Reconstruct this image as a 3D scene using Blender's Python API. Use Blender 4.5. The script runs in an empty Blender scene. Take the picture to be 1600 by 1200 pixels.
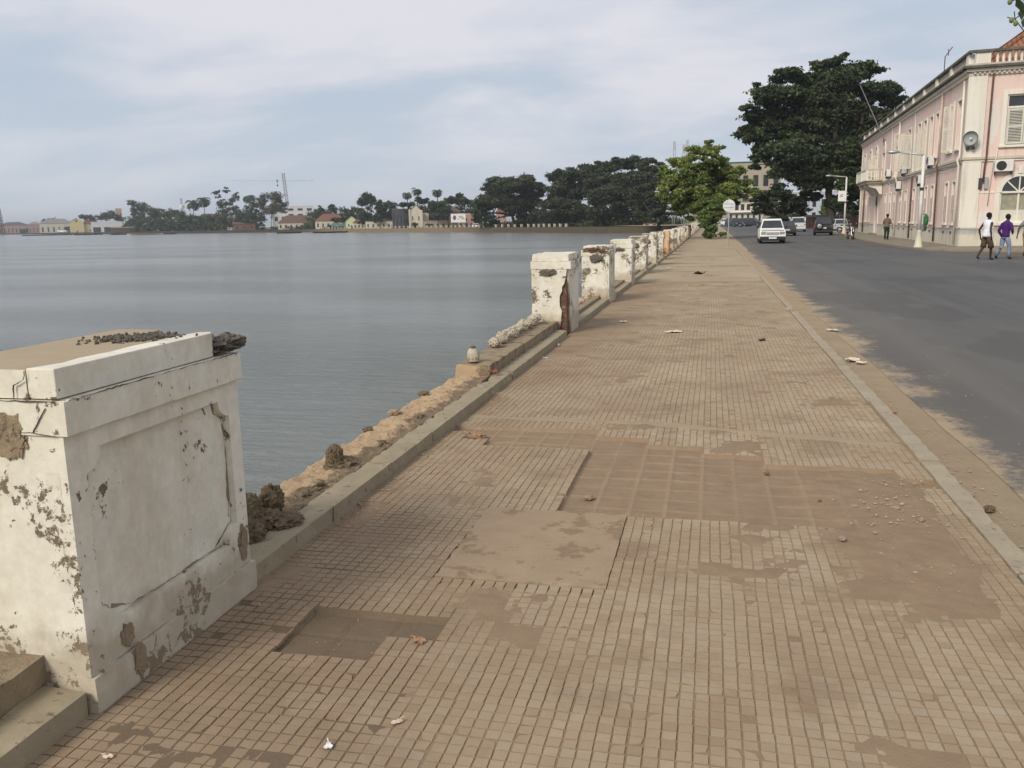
import bpy, bmesh, math, random
import numpy as np
from mathutils import Vector, Matrix, noise as MN
R = math.radians
random.seed(7); RNG = np.random.default_rng(7)
SC = bpy.context.scene
COL = SC.collection

# ------------------------------------------------------------------ camera
CAMH = 1.6
F_PX, HOR, ROLL, YAW = 1350.0, 252.6, R(1.1), R(-12.993)
PITCH = math.atan(HOR / F_PX)
_fw = Vector((math.sin(YAW)*math.cos(PITCH), math.cos(YAW)*math.cos(PITCH), -math.sin(PITCH)))
_r0 = Vector((math.cos(YAW), -math.sin(YAW), 0)); _u0 = _r0.cross(_fw)
_rt = _r0*math.cos(ROLL) - _u0*math.sin(ROLL); _up = _u0*math.cos(ROLL) + _r0*math.sin(ROLL)
cd = bpy.data.cameras.new('camera'); cam = bpy.data.objects.new('camera', cd); COL.objects.link(cam)
cd.sensor_width = 36; cd.lens = 36*F_PX/1600; cd.clip_start = 0.05; cd.clip_end = 20000
mw = Matrix.Identity(4)
for i in range(3):
    mw[i][0], mw[i][1], mw[i][2] = _rt[i], _up[i], -_fw[i]
mw[2][3] = CAMH
cam.matrix_world = mw
SC.camera = cam
SC.render.resolution_x, SC.render.resolution_y = 1024, 768
SC.view_settings.view_transform = 'Standard'
SC.view_settings.look = 'None'
SC.view_settings.exposure = 0.0
SC.view_settings.gamma = 1
SC.render.engine = 'CYCLES'
SC.cycles.max_bounces = 6

# ------------------------------------------------------------------ sky and sun
SUN_EL, SUN_AZ = 36.0, 207.0          # azimuth clockwise from +Y (the sun stands behind the camera, to the left)
SUNV = Vector((math.sin(R(SUN_AZ))*math.cos(R(SUN_EL)), math.cos(R(SUN_AZ))*math.cos(R(SUN_EL)), math.sin(R(SUN_EL))))
ld = bpy.data.lights.new('sun', 'SUN'); sun = bpy.data.objects.new('sun', ld); COL.objects.link(sun)
ld.energy = 2.9; ld.angle = R(20); ld.color = (1.0, 0.93, 0.82)
sun.rotation_euler = SUNV.to_track_quat('Z', 'Y').to_euler()
world = bpy.data.worlds.new('World'); SC.world = world; world.use_nodes = True
nt = world.node_tree; nt.nodes.clear()
def WN(t, **k):
    n = nt.nodes.new(t)
    for a, b in k.items(): setattr(n, a, b)
    return n
sky = WN('ShaderNodeTexSky', sky_type='NISHITA', sun_disc=False)
sky.sun_elevation = R(SUN_EL); sky.sun_rotation = R(SUN_AZ); sky.dust_density = 2.0
bg1 = WN('ShaderNodeBackground'); bg1.inputs[1].default_value = 0.07
nt.links.new(sky.outputs[0], bg1.inputs[0])
geo = WN('ShaderNodeTexCoord'); sep = WN('ShaderNodeSeparateXYZ'); nt.links.new(geo.outputs['Generated'], sep.inputs[0])
def wm(op, a, b=None, c=None):
    n = WN('ShaderNodeMath', operation=op)
    for i, v in enumerate((a, b, c)):
        if v is None: continue
        if isinstance(v, (int, float)): n.inputs[i].default_value = v
        else: nt.links.new(v, n.inputs[i])
    return n.outputs[0]
zz = wm('MAXIMUM', sep.outputs[2], 0.0)
den = wm('ADD', zz, 0.24)
cx = wm('DIVIDE', sep.outputs[0], den); cy = wm('DIVIDE', sep.outputs[1], den)
cmb = WN('ShaderNodeCombineXYZ'); nt.links.new(cx, cmb.inputs[0]); nt.links.new(cy, cmb.inputs[1])
mp = WN('ShaderNodeMapping'); mp.inputs['Rotation'].default_value = (0, 0, R(25)); mp.inputs['Scale'].default_value = (0.8, 1.25, 1); mp.inputs['Location'].default_value = (3.1, 1.7, 0)
nt.links.new(cmb.outputs[0], mp.inputs[0])
n1 = WN('ShaderNodeTexNoise'); n1.inputs['Scale'].default_value = 0.9; n1.inputs['Detail'].default_value = 8; n1.inputs['Roughness'].default_value = 0.52; n1.inputs['Distortion'].default_value = 0.35
nt.links.new(mp.outputs[0], n1.inputs['Vector'])
cr = WN('ShaderNodeValToRGB'); cr.color_ramp.interpolation = 'EASE'
cr.color_ramp.elements[0].position = 0.40; cr.color_ramp.elements[0].color = (0, 0, 0, 1)
cr.color_ramp.elements[1].position = 0.60; cr.color_ramp.elements[1].color = (1, 1, 1, 1)
n2 = WN('ShaderNodeTexNoise'); n2.inputs['Scale'].default_value = 2.3; n2.inputs['Detail'].default_value = 6; n2.inputs['Distortion'].default_value = 0.3; nt.links.new(mp.outputs[0], n2.inputs['Vector'])
nt.links.new(wm('ADD', wm('MULTIPLY', n1.outputs['Fac'], .72), wm('MULTIPLY', n2.outputs['Fac'], .28)), cr.inputs[0])
hz = wm('MULTIPLY', wm('SUBTRACT', 1.0, wm('MULTIPLY', zz, 7.0)), 1.0)      # low haze above the horizon
hz = wm('MAXIMUM', hz, 0.0)
mixc = WN('ShaderNodeMix', data_type='RGBA'); nt.links.new(cr.outputs[0], mixc.inputs[0])
mixc.inputs[6].default_value = (0.53, 0.615, 0.73, 1); mixc.inputs[7].default_value = (0.80, 0.795, 0.85, 1)
mixh = WN('ShaderNodeMix', data_type='RGBA'); nt.links.new(wm('MULTIPLY', hz, 0.75), mixh.inputs[0])
nt.links.new(mixc.outputs[2], mixh.inputs[6]); mixh.inputs[7].default_value = (0.63, 0.705, 0.79, 1)
bg2 = WN('ShaderNodeBackground'); bg2.inputs[1].default_value = 1.0; nt.links.new(mixh.outputs[2], bg2.inputs[0])
ms = WN('ShaderNodeMixShader'); ms.inputs[0].default_value = 0.94
nt.links.new(bg1.outputs[0], ms.inputs[1]); nt.links.new(bg2.outputs[0], ms.inputs[2])
wo = WN('ShaderNodeOutputWorld'); nt.links.new(ms.outputs[0], wo.inputs[0])

# ------------------------------------------------------------------ measuring helpers (photo pixel -> place in the world)
def ray(px, py): return (_fw*F_PX + _rt*(px-800) + _up*(600-py)).normalized()
def gnd(px, py, z=-0.22):
    v = ray(px, py); t = (z-CAMH)/v.z; return Vector((0, 0, CAMH)) + v*t
def at(px, py, depth):
    v = ray(px, py); return Vector((0, 0, CAMH)) + v*(depth/v.dot(_fw))
def zp(y): return -0.003*min(max(y, 0), 50)
def zr(y): return -0.12 - 0.002*min(max(y, 0), 50)

# ------------------------------------------------------------------ object helpers
def link(o, parent=None):
    COL.objects.link(o)
    if parent: o.parent = parent
    return o
def tag(o, label=None, cat=None, group=None, kind=None):
    if label: o['label'] = label
    if cat: o['category'] = cat
    if group: o['group'] = group
    if kind: o['kind'] = kind
    return o
def thing(name, label, cat, loc=(0, 0, 0), rz=0, group=None):
    o = bpy.data.objects.new(name, None); o.empty_display_size = 0.2; link(o)
    o.location = loc; o.rotation_euler = (0, 0, rz)
    return tag(o, label, cat, group)
def copy_tree(root, loc, rz, label, sc=None):
    r = root.copy(); COL.objects.link(r); r.location = loc; r.rotation_euler = (0, 0, rz); r['label'] = label
    if sc: r.scale = sc
    for ch in list(root.children):
        c = ch.copy(); COL.objects.link(c); c.parent = r
        for g in list(ch.children):
            d = g.copy(); COL.objects.link(d); d.parent = c
    return r
class MB:
    def __init__(s): s.v = []; s.f = []; s.m = Matrix.Identity(4)
    def add(s, vs, fs):
        b = len(s.v); s.v += [tuple(s.m @ Vector(v)) for v in vs]; s.f += [tuple(b+i for i in f) for f in fs]; return s
    def box(s, x0, x1, y0, y1, z0, z1):
        return s.add([(x0,y0,z0),(x1,y0,z0),(x1,y1,z0),(x0,y1,z0),(x0,y0,z1),(x1,y0,z1),(x1,y1,z1),(x0,y1,z1)],
                     [(0,3,2,1),(4,5,6,7),(0,1,5,4),(1,2,6,5),(2,3,7,6),(3,0,4,7)])
    def tube(s, pts, rad, n=8, cap=True):
        pts = [Vector(p) for p in pts]; m = len(pts)
        rad = rad if isinstance(rad, (list, tuple)) else [rad]*m
        vs = []; fs = []
        for i, p in enumerate(pts):
            d = (pts[min(i+1, m-1)] - pts[max(i-1, 0)]).normalized()
            a = d.cross(Vector((0, 0, 1)) if abs(d.z) < .9 else Vector((1, 0, 0))).normalized(); b = d.cross(a)
            for k in range(n):
                t = 2*math.pi*k/n; vs.append(p + (a*math.cos(t)+b*math.sin(t))*rad[i])
        for i in range(m-1):
            for k in range(n): fs.append((i*n+k, i*n+(k+1) % n, (i+1)*n+(k+1) % n, (i+1)*n+k))
        if cap: fs.append(tuple(range(n))[::-1]); fs.append(tuple((m-1)*n+k for k in range(n)))
        return s.add(vs, fs)
    def lathe(s, prof, n=16, c=(0, 0, 0), axis='Z', cap=True):
        vs = []; fs = []
        for r, z in prof:
            for k in range(n):
                t = 2*math.pi*k/n; p = (r*math.cos(t), r*math.sin(t), z)
                if axis == 'X': p = (p[2], p[0], p[1])
                if axis == 'Y': p = (p[0], p[2], p[1])
                vs.append((p[0]+c[0], p[1]+c[1], p[2]+c[2]))
        m = len(prof)
        for i in range(m-1):
            for k in range(n): fs.append((i*n+k, i*n+(k+1) % n, (i+1)*n+(k+1) % n, (i+1)*n+k))
        if cap: fs.append(tuple(range(n))[::-1]); fs.append(tuple((m-1)*n+k for k in range(n)))
        return s.add(vs, fs)
    def prism(s, poly, plane, a, b):
        """poly of 2d points extruded from a to b along the missing axis of plane ('XZ','YZ','XY')"""
        def P(p, h): return {'XZ': (p[0], h, p[1]), 'YZ': (h, p[0], p[1]), 'XY': (p[0], p[1], h)}[plane]
        n = len(poly); vs = [P(p, a) for p in poly] + [P(p, b) for p in poly]
        fs = [tuple(range(n)), tuple(range(2*n-1, n-1, -1))] + [(i, (i+1) % n, n+(i+1) % n, n+i) for i in range(n)]
        return s.add(vs, fs)
    def quad(s, *p): return s.add(list(p), [tuple(range(len(p)))])
    def build(s, name, mat, parent=None, smooth=False, bevel=0, seg=2):
        me = bpy.data.meshes.new(name); me.from_pydata(s.v, [], s.f); me.validate()
        bm = bmesh.new(); bm.from_mesh(me); bmesh.ops.recalc_face_normals(bm, faces=bm.faces)
        bm.to_mesh(me); bm.free()
        me.materials.append(mat)
        if smooth: me.polygons.foreach_set('use_smooth', [True]*len(me.polygons))
        o = link(bpy.data.objects.new(name, me), parent)
        if bevel:
            b = o.modifiers.new('bevel', 'BEVEL'); b.width = bevel; b.segments = seg; b.limit_method = 'ANGLE'; b.angle_limit = R(35); b.harden_normals = False
        return o
def np_mesh(name, V, Fq, mat, parent=None, attr=None, smooth=False):
    """fast mesh: V (n,3), Fq (m,k) faces of k corners"""
    me = bpy.data.meshes.new(name); V = np.asarray(V, np.float32); Fq = np.asarray(Fq, np.int32); k = Fq.shape[1]
    me.vertices.add(len(V)); me.vertices.foreach_set('co', V.ravel())
    me.loops.add(Fq.size); me.loops.foreach_set('vertex_index', Fq.ravel())
    me.polygons.add(len(Fq)); me.polygons.foreach_set('loop_start', np.arange(len(Fq), dtype=np.int32)*k)
    me.update(calc_edges=True)
    if attr is not None:
        a = me.attributes.new('tint', 'FLOAT', 'FACE'); a.data.foreach_set('value', np.asarray(attr, np.float32))
    me.polygons.foreach_set('use_smooth', [bool(smooth)]*len(me.polygons))
    me.materials.append(mat); me.validate()
    return link(bpy.data.objects.new(name, me), parent)
def fbm(x, y, z=0.0, o=4):
    return MN.fractal(Vector((x, y, z)), 1.0, 2.0, o)
def rough_box(p0, p1, step, amp, chip, seed=0, freq=6):
    """box with gridded faces, uneven surface and chipped edges; returns MB"""
    bm = bmesh.new(); bmesh.ops.create_cube(bm, size=1)
    d = [p1[i]-p0[i] for i in range(3)]
    for ax in range(3):
        n = max(0, int(round(d[ax]/step))-1)
        if n:
            es = [e for e in bm.edges if abs(abs((e.verts[0].co-e.verts[1].co)[ax]) - (e.verts[0].co-e.verts[1].co).length) < 1e-6]
            bmesh.ops.subdivide_edges(bm, edges=es, cuts=n, use_grid_fill=True)
    for v in bm.verts:
        q = v.co.copy(); near = sum(1 for i in range(3) if abs(abs(q[i])-.5) < 1e-4)
        co = Vector([p0[i] + (q[i]+.5)*d[i] for i in range(3)])
        nv = MN.noise_vector(co*freq + Vector((seed, seed*2, seed*3)))
        co2 = co + nv*amp
        if near >= 2:
            c = max(0, MN.noise(co*freq*2.2 + Vector((seed*5, 0, 0))) + .15)*chip
            ctr = Vector([(p0[i]+p1[i])/2 for i in range(3)])
            for i in range(3):
                if abs(abs(q[i])-.5) < 1e-4: co2[i] -= math.copysign(c, q[i])
        v.co = co2
    m = MB(); m.v = [tuple(v.co) for v in bm.verts]; bm.verts.index_update()
    m.f = [tuple(v.index for v in f.verts) for f in bm.faces]; bm.free(); return m
def rock(c, r, seed=0, sub=3, amp=.35, freq=2.5):
    """lumpy rock vertices"""
    bm = bmesh.new(); bmesh.ops.create_icosphere(bm, subdivisions=sub, radius=1)
    m = MB(); vs = []
    for v in bm.verts:
        n = v.co.copy(); k = 1 + amp*MN.fractal(n*freq + Vector((seed*3.1, seed, 0)), .8, 2.1, 5)
        vs.append((c[0]+n.x*r[0]*k, c[1]+n.y*r[1]*k, c[2]+n.z*r[2]*k))
    bm.verts.index_update(); fs = [tuple(v.index for v in f.verts) for f in bm.faces]; bm.free()
    m.add(vs, fs); return m

# ------------------------------------------------------------------ material helpers
class Mt:
    def __init__(s, name, rough=.8, spec=.3, metal=0):
        s.m = bpy.data.materials.new(name); s.m.use_nodes = True; s.nt = s.m.node_tree
        s.b = s.nt.nodes['Principled BSDF']; s.b.inputs['Roughness'].default_value = rough
        s.b.inputs['Specular IOR Level'].default_value = spec; s.b.inputs['Metallic'].default_value = metal
        g = s.nt.nodes.new('ShaderNodeNewGeometry'); s.pos = g.outputs['Position']; s.nrm = g.outputs['Normal']
    def L(s, a, b): s.nt.links.new(a, b)
    def n(s, t, **k):
        x = s.nt.nodes.new(t)
        for a, b in k.items(): setattr(x, a, b)
        return x
    def noise(s, scale, detail=4, rough=.55, vec=None, stretch=None, off=(0, 0, 0), dist=0):
        v = vec or s.pos
        mp = s.n('ShaderNodeMapping'); mp.inputs['Scale'].default_value = stretch or (1, 1, 1); mp.inputs['Location'].default_value = off
        s.L(v, mp.inputs[0]); x = s.n('ShaderNodeTexNoise'); s.L(mp.outputs[0], x.inputs['Vector'])
        x.inputs['Scale'].default_value = scale; x.inputs['Detail'].default_value = detail; x.inputs['Roughness'].default_value = rough; x.inputs['Distortion'].default_value = dist
        return x.outputs['Fac']
    def vor(s, scale, feature='F1', rnd=1, stretch=None):
        mp = s.n('ShaderNodeMapping'); mp.inputs['Scale'].default_value = stretch or (1, 1, 1); s.L(s.pos, mp.inputs[0])
        x = s.n('ShaderNodeTexVoronoi', feature=feature); s.L(mp.outputs[0], x.inputs['Vector']); x.inputs['Scale'].default_value = scale; x.inputs['Randomness'].default_value = rnd
        return x.outputs['Distance']
    def ramp(s, fac, els, interp='LINEAR'):
        x = s.n('ShaderNodeValToRGB'); x.color_ramp.interpolation = interp; e = x.color_ramp.elements
        while len(e) < len(els): e.new(.5)
        for i, (p, c) in enumerate(els):
            e[i].position = p; e[i].color = (c, c, c, 1) if isinstance(c, (int, float)) else (*c, 1)
        s.L(fac, x.inputs[0]); return x.outputs[0]
    def mix(s, fac, a, b, mode='MIX'):
        x = s.n('ShaderNodeMix', data_type='RGBA', blend_type=mode)
        for i, v in ((0, fac), (6, a), (7, b)):
            if isinstance(v, (int, float)): x.inputs[i].default_value = v if i == 0 else (v, v, v, 1)
            elif isinstance(v, tuple): x.inputs[i].default_value = (*v, 1)
            else: s.L(v, x.inputs[i])
        return x.outputs[2]
    def math(s, op, a, b=None, c=None):
        x = s.n('ShaderNodeMath', operation=op)
        for i, v in enumerate((a, b, c)):
            if v is None: continue
            if isinstance(v, (int, float)): x.inputs[i].default_value = v
            else: s.L(v, x.inputs[i])
        return x.outputs[0]
    def sep(s, vec=None):
        x = s.n('ShaderNodeSeparateXYZ'); s.L(vec or s.pos, x.inputs[0]); return x.outputs
    def attr(s, name='tint'):
        x = s.n('ShaderNodeAttribute'); x.attribute_name = name; return x.outputs['Fac']
    def col(s, c):
        if isinstance(c, tuple): s.b.inputs['Base Color'].default_value = (*c, 1)
        else: s.L(c, s.b.inputs['Base Color'])
        return s
    def bump(s, h, strength=.5, dist=.01):
        x = s.n('ShaderNodeBump'); x.inputs['Strength'].default_value = strength; x.inputs['Distance'].default_value = dist
        s.L(h, x.inputs['Height']); s.L(x.outputs[0], s.b.inputs['Normal']); return s
    def rough(s, v): s.L(v, s.b.inputs['Roughness']); return s
def plain(name, c, rough=.7, var=.12, scale=4, spec=.3, metal=0):
    m = Mt(name, rough, spec, metal)
    f = m.ramp(m.noise(scale, 4), [(.3, 1-var), (.7, 1+var)])
    m.col(m.mix(1.0, tuple(c), f, 'MULTIPLY')); return m.m
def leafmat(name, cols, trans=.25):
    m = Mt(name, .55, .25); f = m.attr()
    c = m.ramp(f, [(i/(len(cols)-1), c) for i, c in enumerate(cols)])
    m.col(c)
    tr = m.n('ShaderNodeBsdfTranslucent'); m.L(c, tr.inputs[0])
    mx = m.n('ShaderNodeMixShader'); mx.inputs[0].default_value = trans
    out = m.nt.nodes['Material Output']; m.L(m.b.outputs[0], mx.inputs[1]); m.L(tr.outputs[0], mx.inputs[2]); m.L(mx.outputs[0], out.inputs[0])
    return m.m
# ------------------------------------------------------------------ materials
def m_plaster(name, white, dirt, cover=.5, spots=.62, streak=.6):
    m = Mt(name, .85, .2)
    big = m.noise(1.6, 5, .6); fine = m.noise(38, 4, .7); mid = m.noise(9, 6, .68, dist=.5)
    w = m.mix(m.ramp(big, [(.35, 0), (.7, 1)]), tuple(white), tuple(c*.88 for c in (white[0], white[1]*.98, white[2]*.93)))
    w = m.mix(m.ramp(m.noise(5, 5, .65, stretch=(1, 1, .22)), [(.48, 0), (.74, .5)]), w, (white[0]*.66, white[1]*.57, white[2]*.48))
    w = m.mix(1.0, w, m.ramp(m.noise(16, 6, .7), [(.3, .84), (.7, 1.04)]), 'MULTIPLY')
    # flaked spots, clustered where a broad noise is high
    cl = m.ramp(m.noise(2.3, 3, .5, off=(5, 2, 1)), [(.42, 0), (.68, 1)])
    thr = m.math('ADD', m.math('MULTIPLY', mid, .62), m.math('MULTIPLY', fine, .38))
    nn = m.sep(m.nrm); fc = m.math('SUBTRACT', m.math('MULTIPLY', m.math('LESS_THAN', nn[1], -.6), .028), m.math('MULTIPLY', m.math('GREATER_THAN', nn[0], .6), .022))
    sp = m.ramp(m.math('ADD', m.math('ADD', thr, fc), m.math('MULTIPLY', cl, .17)), [(spots, 0), (spots+.03, 1)])
    c0 = None
    dc = m.mix(fine, tuple(dirt), tuple(c*.45 for c in dirt))
    c = m.mix(sp, w, dc)
    # grime near the foot of the wall
    z = m.sep()[2]
    foot = m.math('MULTIPLY', m.ramp(m.math('ADD', z, m.math('MULTIPLY', m.noise(7, 4), -.35)), [(-.25, 1), (.12, 0)]), .55)
    c = m.mix(foot, c, (dirt[0]*1.2, dirt[1]*1.15, dirt[2]))
    m.col(c)
    h = m.math('SUBTRACT', m.math('ADD', m.math('MULTIPLY', fine, .25), m.math('MULTIPLY', mid, .5)), m.math('MULTIPLY', sp, .9))
    m.bump(h, .55, .006); return m.m
M = {}
M['plaster'] = m_plaster('white_plaster', (.79, .75, .64), (.25, .195, .135), spots=.630)
M['plaster_far'] = m_plaster('white_plaster_worn', (.76, .72, .61), (.24, .19, .13), spots=.60)
M['plaster_orange'] = m_plaster('orange_worn_plaster', (.70, .45, .28), (.34, .16, .08), spots=.60)
M['plaster_dark'] = m_plaster('dark_worn_plaster', (.16, .10, .07), (.09, .05, .035), spots=.60)
def m_conc(name, a, b, s=9, grain=60, bump=.5, spots=None, dist=.008):
    m = Mt(name, .92, .15); n1 = m.noise(s, 6, .65); n2 = m.noise(grain, 4, .7); n3 = m.noise(1.3, 3)
    c = m.mix(m.ramp(n1, [(.3, 0), (.7, 1)]), tuple(a), tuple(b)); c = m.mix(m.math('MULTIPLY', n2, .35), c, tuple(x*.5 for x in a))
    c = m.mix(m.ramp(n3, [(.4, 0), (.75, .35)]), c, tuple(x*.7 for x in a))
    if spots: c = m.mix(m.ramp(m.noise(spots[0], 5, .7, off=(3, 3, 3)), [(spots[1], 0), (spots[1]+.06, 1)]), c, spots[2])
    m.col(c); m.bump(m.math('ADD', m.math('MULTIPLY', n1, .6), m.math('MULTIPLY', n2, .4)), bump, dist); return m.m
M['kerb'] = m_conc('kerb_concrete', (.31, .255, .17), (.40, .33, .225), 5, 60, .8, (16, .60, (.17, .13, .085)))
M['kerb_road'] = m_conc('road_kerb_concrete', (.42, .35, .25), (.33, .275, .195), 4, 60, .8, (14, .60, (.20, .155, .10)))
mm = Mt('sandy_rubble', .95, .1); f1 = mm.noise(14, 6, .7); f2 = mm.noise(75, 5, .8); cc = mm.mix(mm.ramp(mm.noise(5, 5), [(.35, 0), (.7, 1)]), (.66, .48, .30), (.54, .385, .24)); cc = mm.mix(mm.math('MULTIPLY', f2, .35), cc, (.30, .2, .12))
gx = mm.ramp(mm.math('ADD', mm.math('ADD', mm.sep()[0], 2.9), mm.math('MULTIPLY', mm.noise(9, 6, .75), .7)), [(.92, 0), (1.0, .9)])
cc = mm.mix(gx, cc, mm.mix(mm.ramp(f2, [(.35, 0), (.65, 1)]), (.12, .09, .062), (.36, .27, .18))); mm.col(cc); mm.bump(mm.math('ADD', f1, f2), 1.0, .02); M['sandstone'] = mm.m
M['ledge'] = m_conc('weathered_ledge', (.36, .28, .18), (.24, .185, .125), 8, 70, .9, (5, .56, (.13, .10, .07)), .015)
M['darkrock'] = m_conc('dark_rubble', (.13, .095, .058), (.27, .205, .13), 28, 110, 1.0, None, .02)
M['aggregate'] = m_conc('broken_concrete', (.085, .075, .062), (.27, .23, .18), 55, 160, 1.0, None, .015)
M['brick_core'] = m_conc('exposed_brick', (.19, .11, .075), (.085, .052, .038), 22, 60, 1.0, (13, .55, (.27, .19, .13)), .02)
M['cap'] = m_conc('cap_top', (.46, .36, .245), (.38, .295, .20), 3, 60, .25)
M['crack'] = plain('crack_dark', (.085, .065, .045), .95, .2, 60)
M['slab'] = m_conc('dusty_slab', (.39, .285, .19), (.325, .235, .152), 5, 60, .6, (4, .53, (.24, .17, .105)))
def m_tile():
    m = Mt('paving_tiles', .9, .15); t = m.attr()
    c = m.ramp(t, [(0, (.36, .275, .178)), (.35, (.43, .335, .222)), (.7, (.475, .38, .26)), (1, (.44, .38, .275))])
    x, y, z = m.sep()
    # brown dust lies thicker along the sea side and near the camera
    d = m.math('ADD', m.ramp(m.noise(.9, 5, .6), [(.3, 0), (.75, 1)]), m.ramp(m.math('MULTIPLY', x, -.5), [(.15, 0), (1, .45)]))
    near = m.ramp(m.math('MULTIPLY', y, .1), [(.1, .30), (.62, 0)])
    d = m.math('MULTIPLY', m.math('ADD', d, near), .70)
    dx = m.math('ADD', x, -.95); dy = m.math('MULTIPLY', m.math('ADD', y, -4.35), .62); rr = m.math('SQRT', m.math('ADD', m.math('MULTIPLY', dx, dx), m.math('MULTIPLY', dy, dy)))
    d = m.math('MAXIMUM', d, m.math('MULTIPLY', m.ramp(m.math('ADD', rr, m.math('MULTIPLY', m.noise(5, 5), .35)), [(.40, 1), (.78, 0)]), .9))
    c = m.mix(d, c, (.25, .168, .108))
    st = m.ramp(m.noise(1.7, 6, .65, off=(3, 9, 0)), [(.52, 0), (.66, .55)]); c = m.mix(st, c, (.20, .14, .09))
    wt = m.ramp(m.noise(2.6, 6, .65, off=(8, 2, 0)), [(.56, 0), (.7, .45)]); c = m.mix(wt, c, (.43, .36, .26)); 
    c = m.mix(m.math('MULTIPLY', m.noise(55, 4, .7), .4), c, (.22, .16, .10))
    m.col(c); m.bump(m.math('ADD', m.noise(24, 3), m.noise(150, 2)), .35, .003); return m.m
M['tile'] = m_tile()
def m_bed():
    m = Mt('pavement_dirt', .96, .08)
    n = m.noise(6, 6, .65); f = m.noise(90, 4, .75)
    c = m.mix(m.ramp(n, [(.3, 0), (.7, 1)]), (.34, .245, .16), (.275, .19, .122)); c = m.mix(m.math('MULTIPLY', f, .55), c, (.17, .12, .078))
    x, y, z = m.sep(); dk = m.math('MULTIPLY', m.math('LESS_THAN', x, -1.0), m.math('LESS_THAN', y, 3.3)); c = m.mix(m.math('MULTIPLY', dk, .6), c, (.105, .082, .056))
    pale = m.ramp(m.attr('tint'), [(0, 0), (1, 1)]); c = m.mix(pale, c, (.40, .30, .20))
    m.col(c); m.bump(f, .7, .006); return m.m
M['bed'] = m_bed()
def m_far_pave():
    m = Mt('paving_far', .92, .12); x, y, z = m.sep()
    gx = m.math('PINGPONG', m.math('ADD', x, 10.0), .025); gy = m.math('PINGPONG', y, .025)
    g = m.math('MINIMUM', gx, gy); gr = m.ramp(m.math('MULTIPLY', g, 100), [(.18, 1), (.5, 0)])
    c = m.mix(m.ramp(m.noise(.6, 5, .6, stretch=(1, .35, 1)), [(.3, 0), (.7, 1)]), (.36, .28, .185), (.43, .34, .23))
    c = m.mix(m.ramp(m.noise(.5, 4, .6, stretch=(.5, 1.6, 1), off=(4, 1, 0)), [(.56, 0), (.64, .8)]), c, (.25, .18, .115))
    c = m.mix(m.ramp(m.noise(.45, 4, .6, stretch=(.4, 1.6, 1), off=(9, 7, 0)), [(.62, 0), (.68, .8)]), c, (.52, .45, .33))
    c = m.mix(m.math('MULTIPLY', gr, .55), c, (.16, .11, .07)); m.col(c); return m.m
M['pave_far'] = m_far_pave()
def m_asphalt():
    m = Mt('asphalt', .88, .25); x, y, z = m.sep()
    g = m.noise(120, 4, .8); b = m.noise(.5, 4, .6, stretch=(1, .3, 1))
    c = m.mix(m.ramp(b, [(.3, 0), (.7, 1)]), (.080, .080, .079), (.110, .108, .103))
    tr = m.ramp(m.noise(1.0, 5, .6, stretch=(1.6, .05, 1), off=(1, 1, 0)), [(.45, 0), (.65, .6)]); c = m.mix(tr, c, (.125, .12, .112))
    pt = m.ramp(m.noise(.35, 3, .5, stretch=(1, .5, 1), off=(6, 3, 0)), [(.58, 0), (.60, .5)]); c = m.mix(pt, c, (.066, .066, .067)); c = m.mix(m.ramp(g, [(.5, 0), (.75, .5)]), c, (.16, .15, .135))
    # sand blown over the edge
    e = m.math('ADD', x, m.math('MULTIPLY', m.noise(1.1, 5, .65), -1.7)); e2 = m.math('ADD', e, m.math('MULTIPLY', m.noise(14, 5, .8), -.9))
    dust = m.ramp(m.math('MULTIPLY', e2, .5), [(.27, 1), (.44, 0)])
    film = m.ramp(m.math('MULTIPLY', x, .1), [(.18, .35), (.5, .0)]); 
    patch = m.ramp(m.math('ADD', m.math('MULTIPLY', m.noise(34, 4, .8), .5), m.math('MULTIPLY', m.noise(1.7, 4, .7, stretch=(1, .5, 1), off=(2, 5, 0)), .5)), [(.56, 0), (.62, 1)])
    patch = m.math('MULTIPLY', patch, m.ramp(m.math('MULTIPLY', x, .1), [(.25, .6), (.42, 0)]))
    dust = m.math('MAXIMUM', dust, m.math('MAXIMUM', m.math('MULTIPLY', film, .35), patch))
    re = m.ramp(m.math('MULTIPLY', m.math('ADD', x, m.math('MULTIPLY', m.noise(.6, 4), 1.6)), .1), [(1.05, 0), (1.22, .8)]) 
    m.col(m.mix(dust, c, m.mix(g, (.30, .225, .148), (.40, .305, .20)))); m.bump(g, .5, .004); return m.m
M['asphalt'] = m_asphalt()
def m_dirt():
    m = Mt('street_dirt', .97, .08); n = m.noise(3, 6, .65); f = m.noise(70, 5, .8)
    c = m.mix(m.ramp(n, [(.3, 0), (.7, 1)]), (.43, .33, .22), (.35, .265, .175)); c = m.mix(m.ramp(f, [(.35, .3), (.65, 0)]), c, (.26, .19, .125))
    x, y, z = m.sep(); far = m.ramp(m.math('MULTIPLY', x, .05), [(.35, 0), (.5, 1)])
    c = m.mix(far, c, m.mix(n, (.17, .135, .10), (.125, .105, .085)))
    m.col(c); m.bump(m.math('ADD', n, f), .8, .02); return m.m
M['dirt'] = m_dirt()
M['ground'] = m_conc('ground_soil', (.20, .16, .10), (.12, .12, .06), .3, 3, .5)
M['walk2'] = m_conc('sidewalk_concrete', (.30, .26, .195), (.22, .19, .145), 2, 30, .3)
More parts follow.
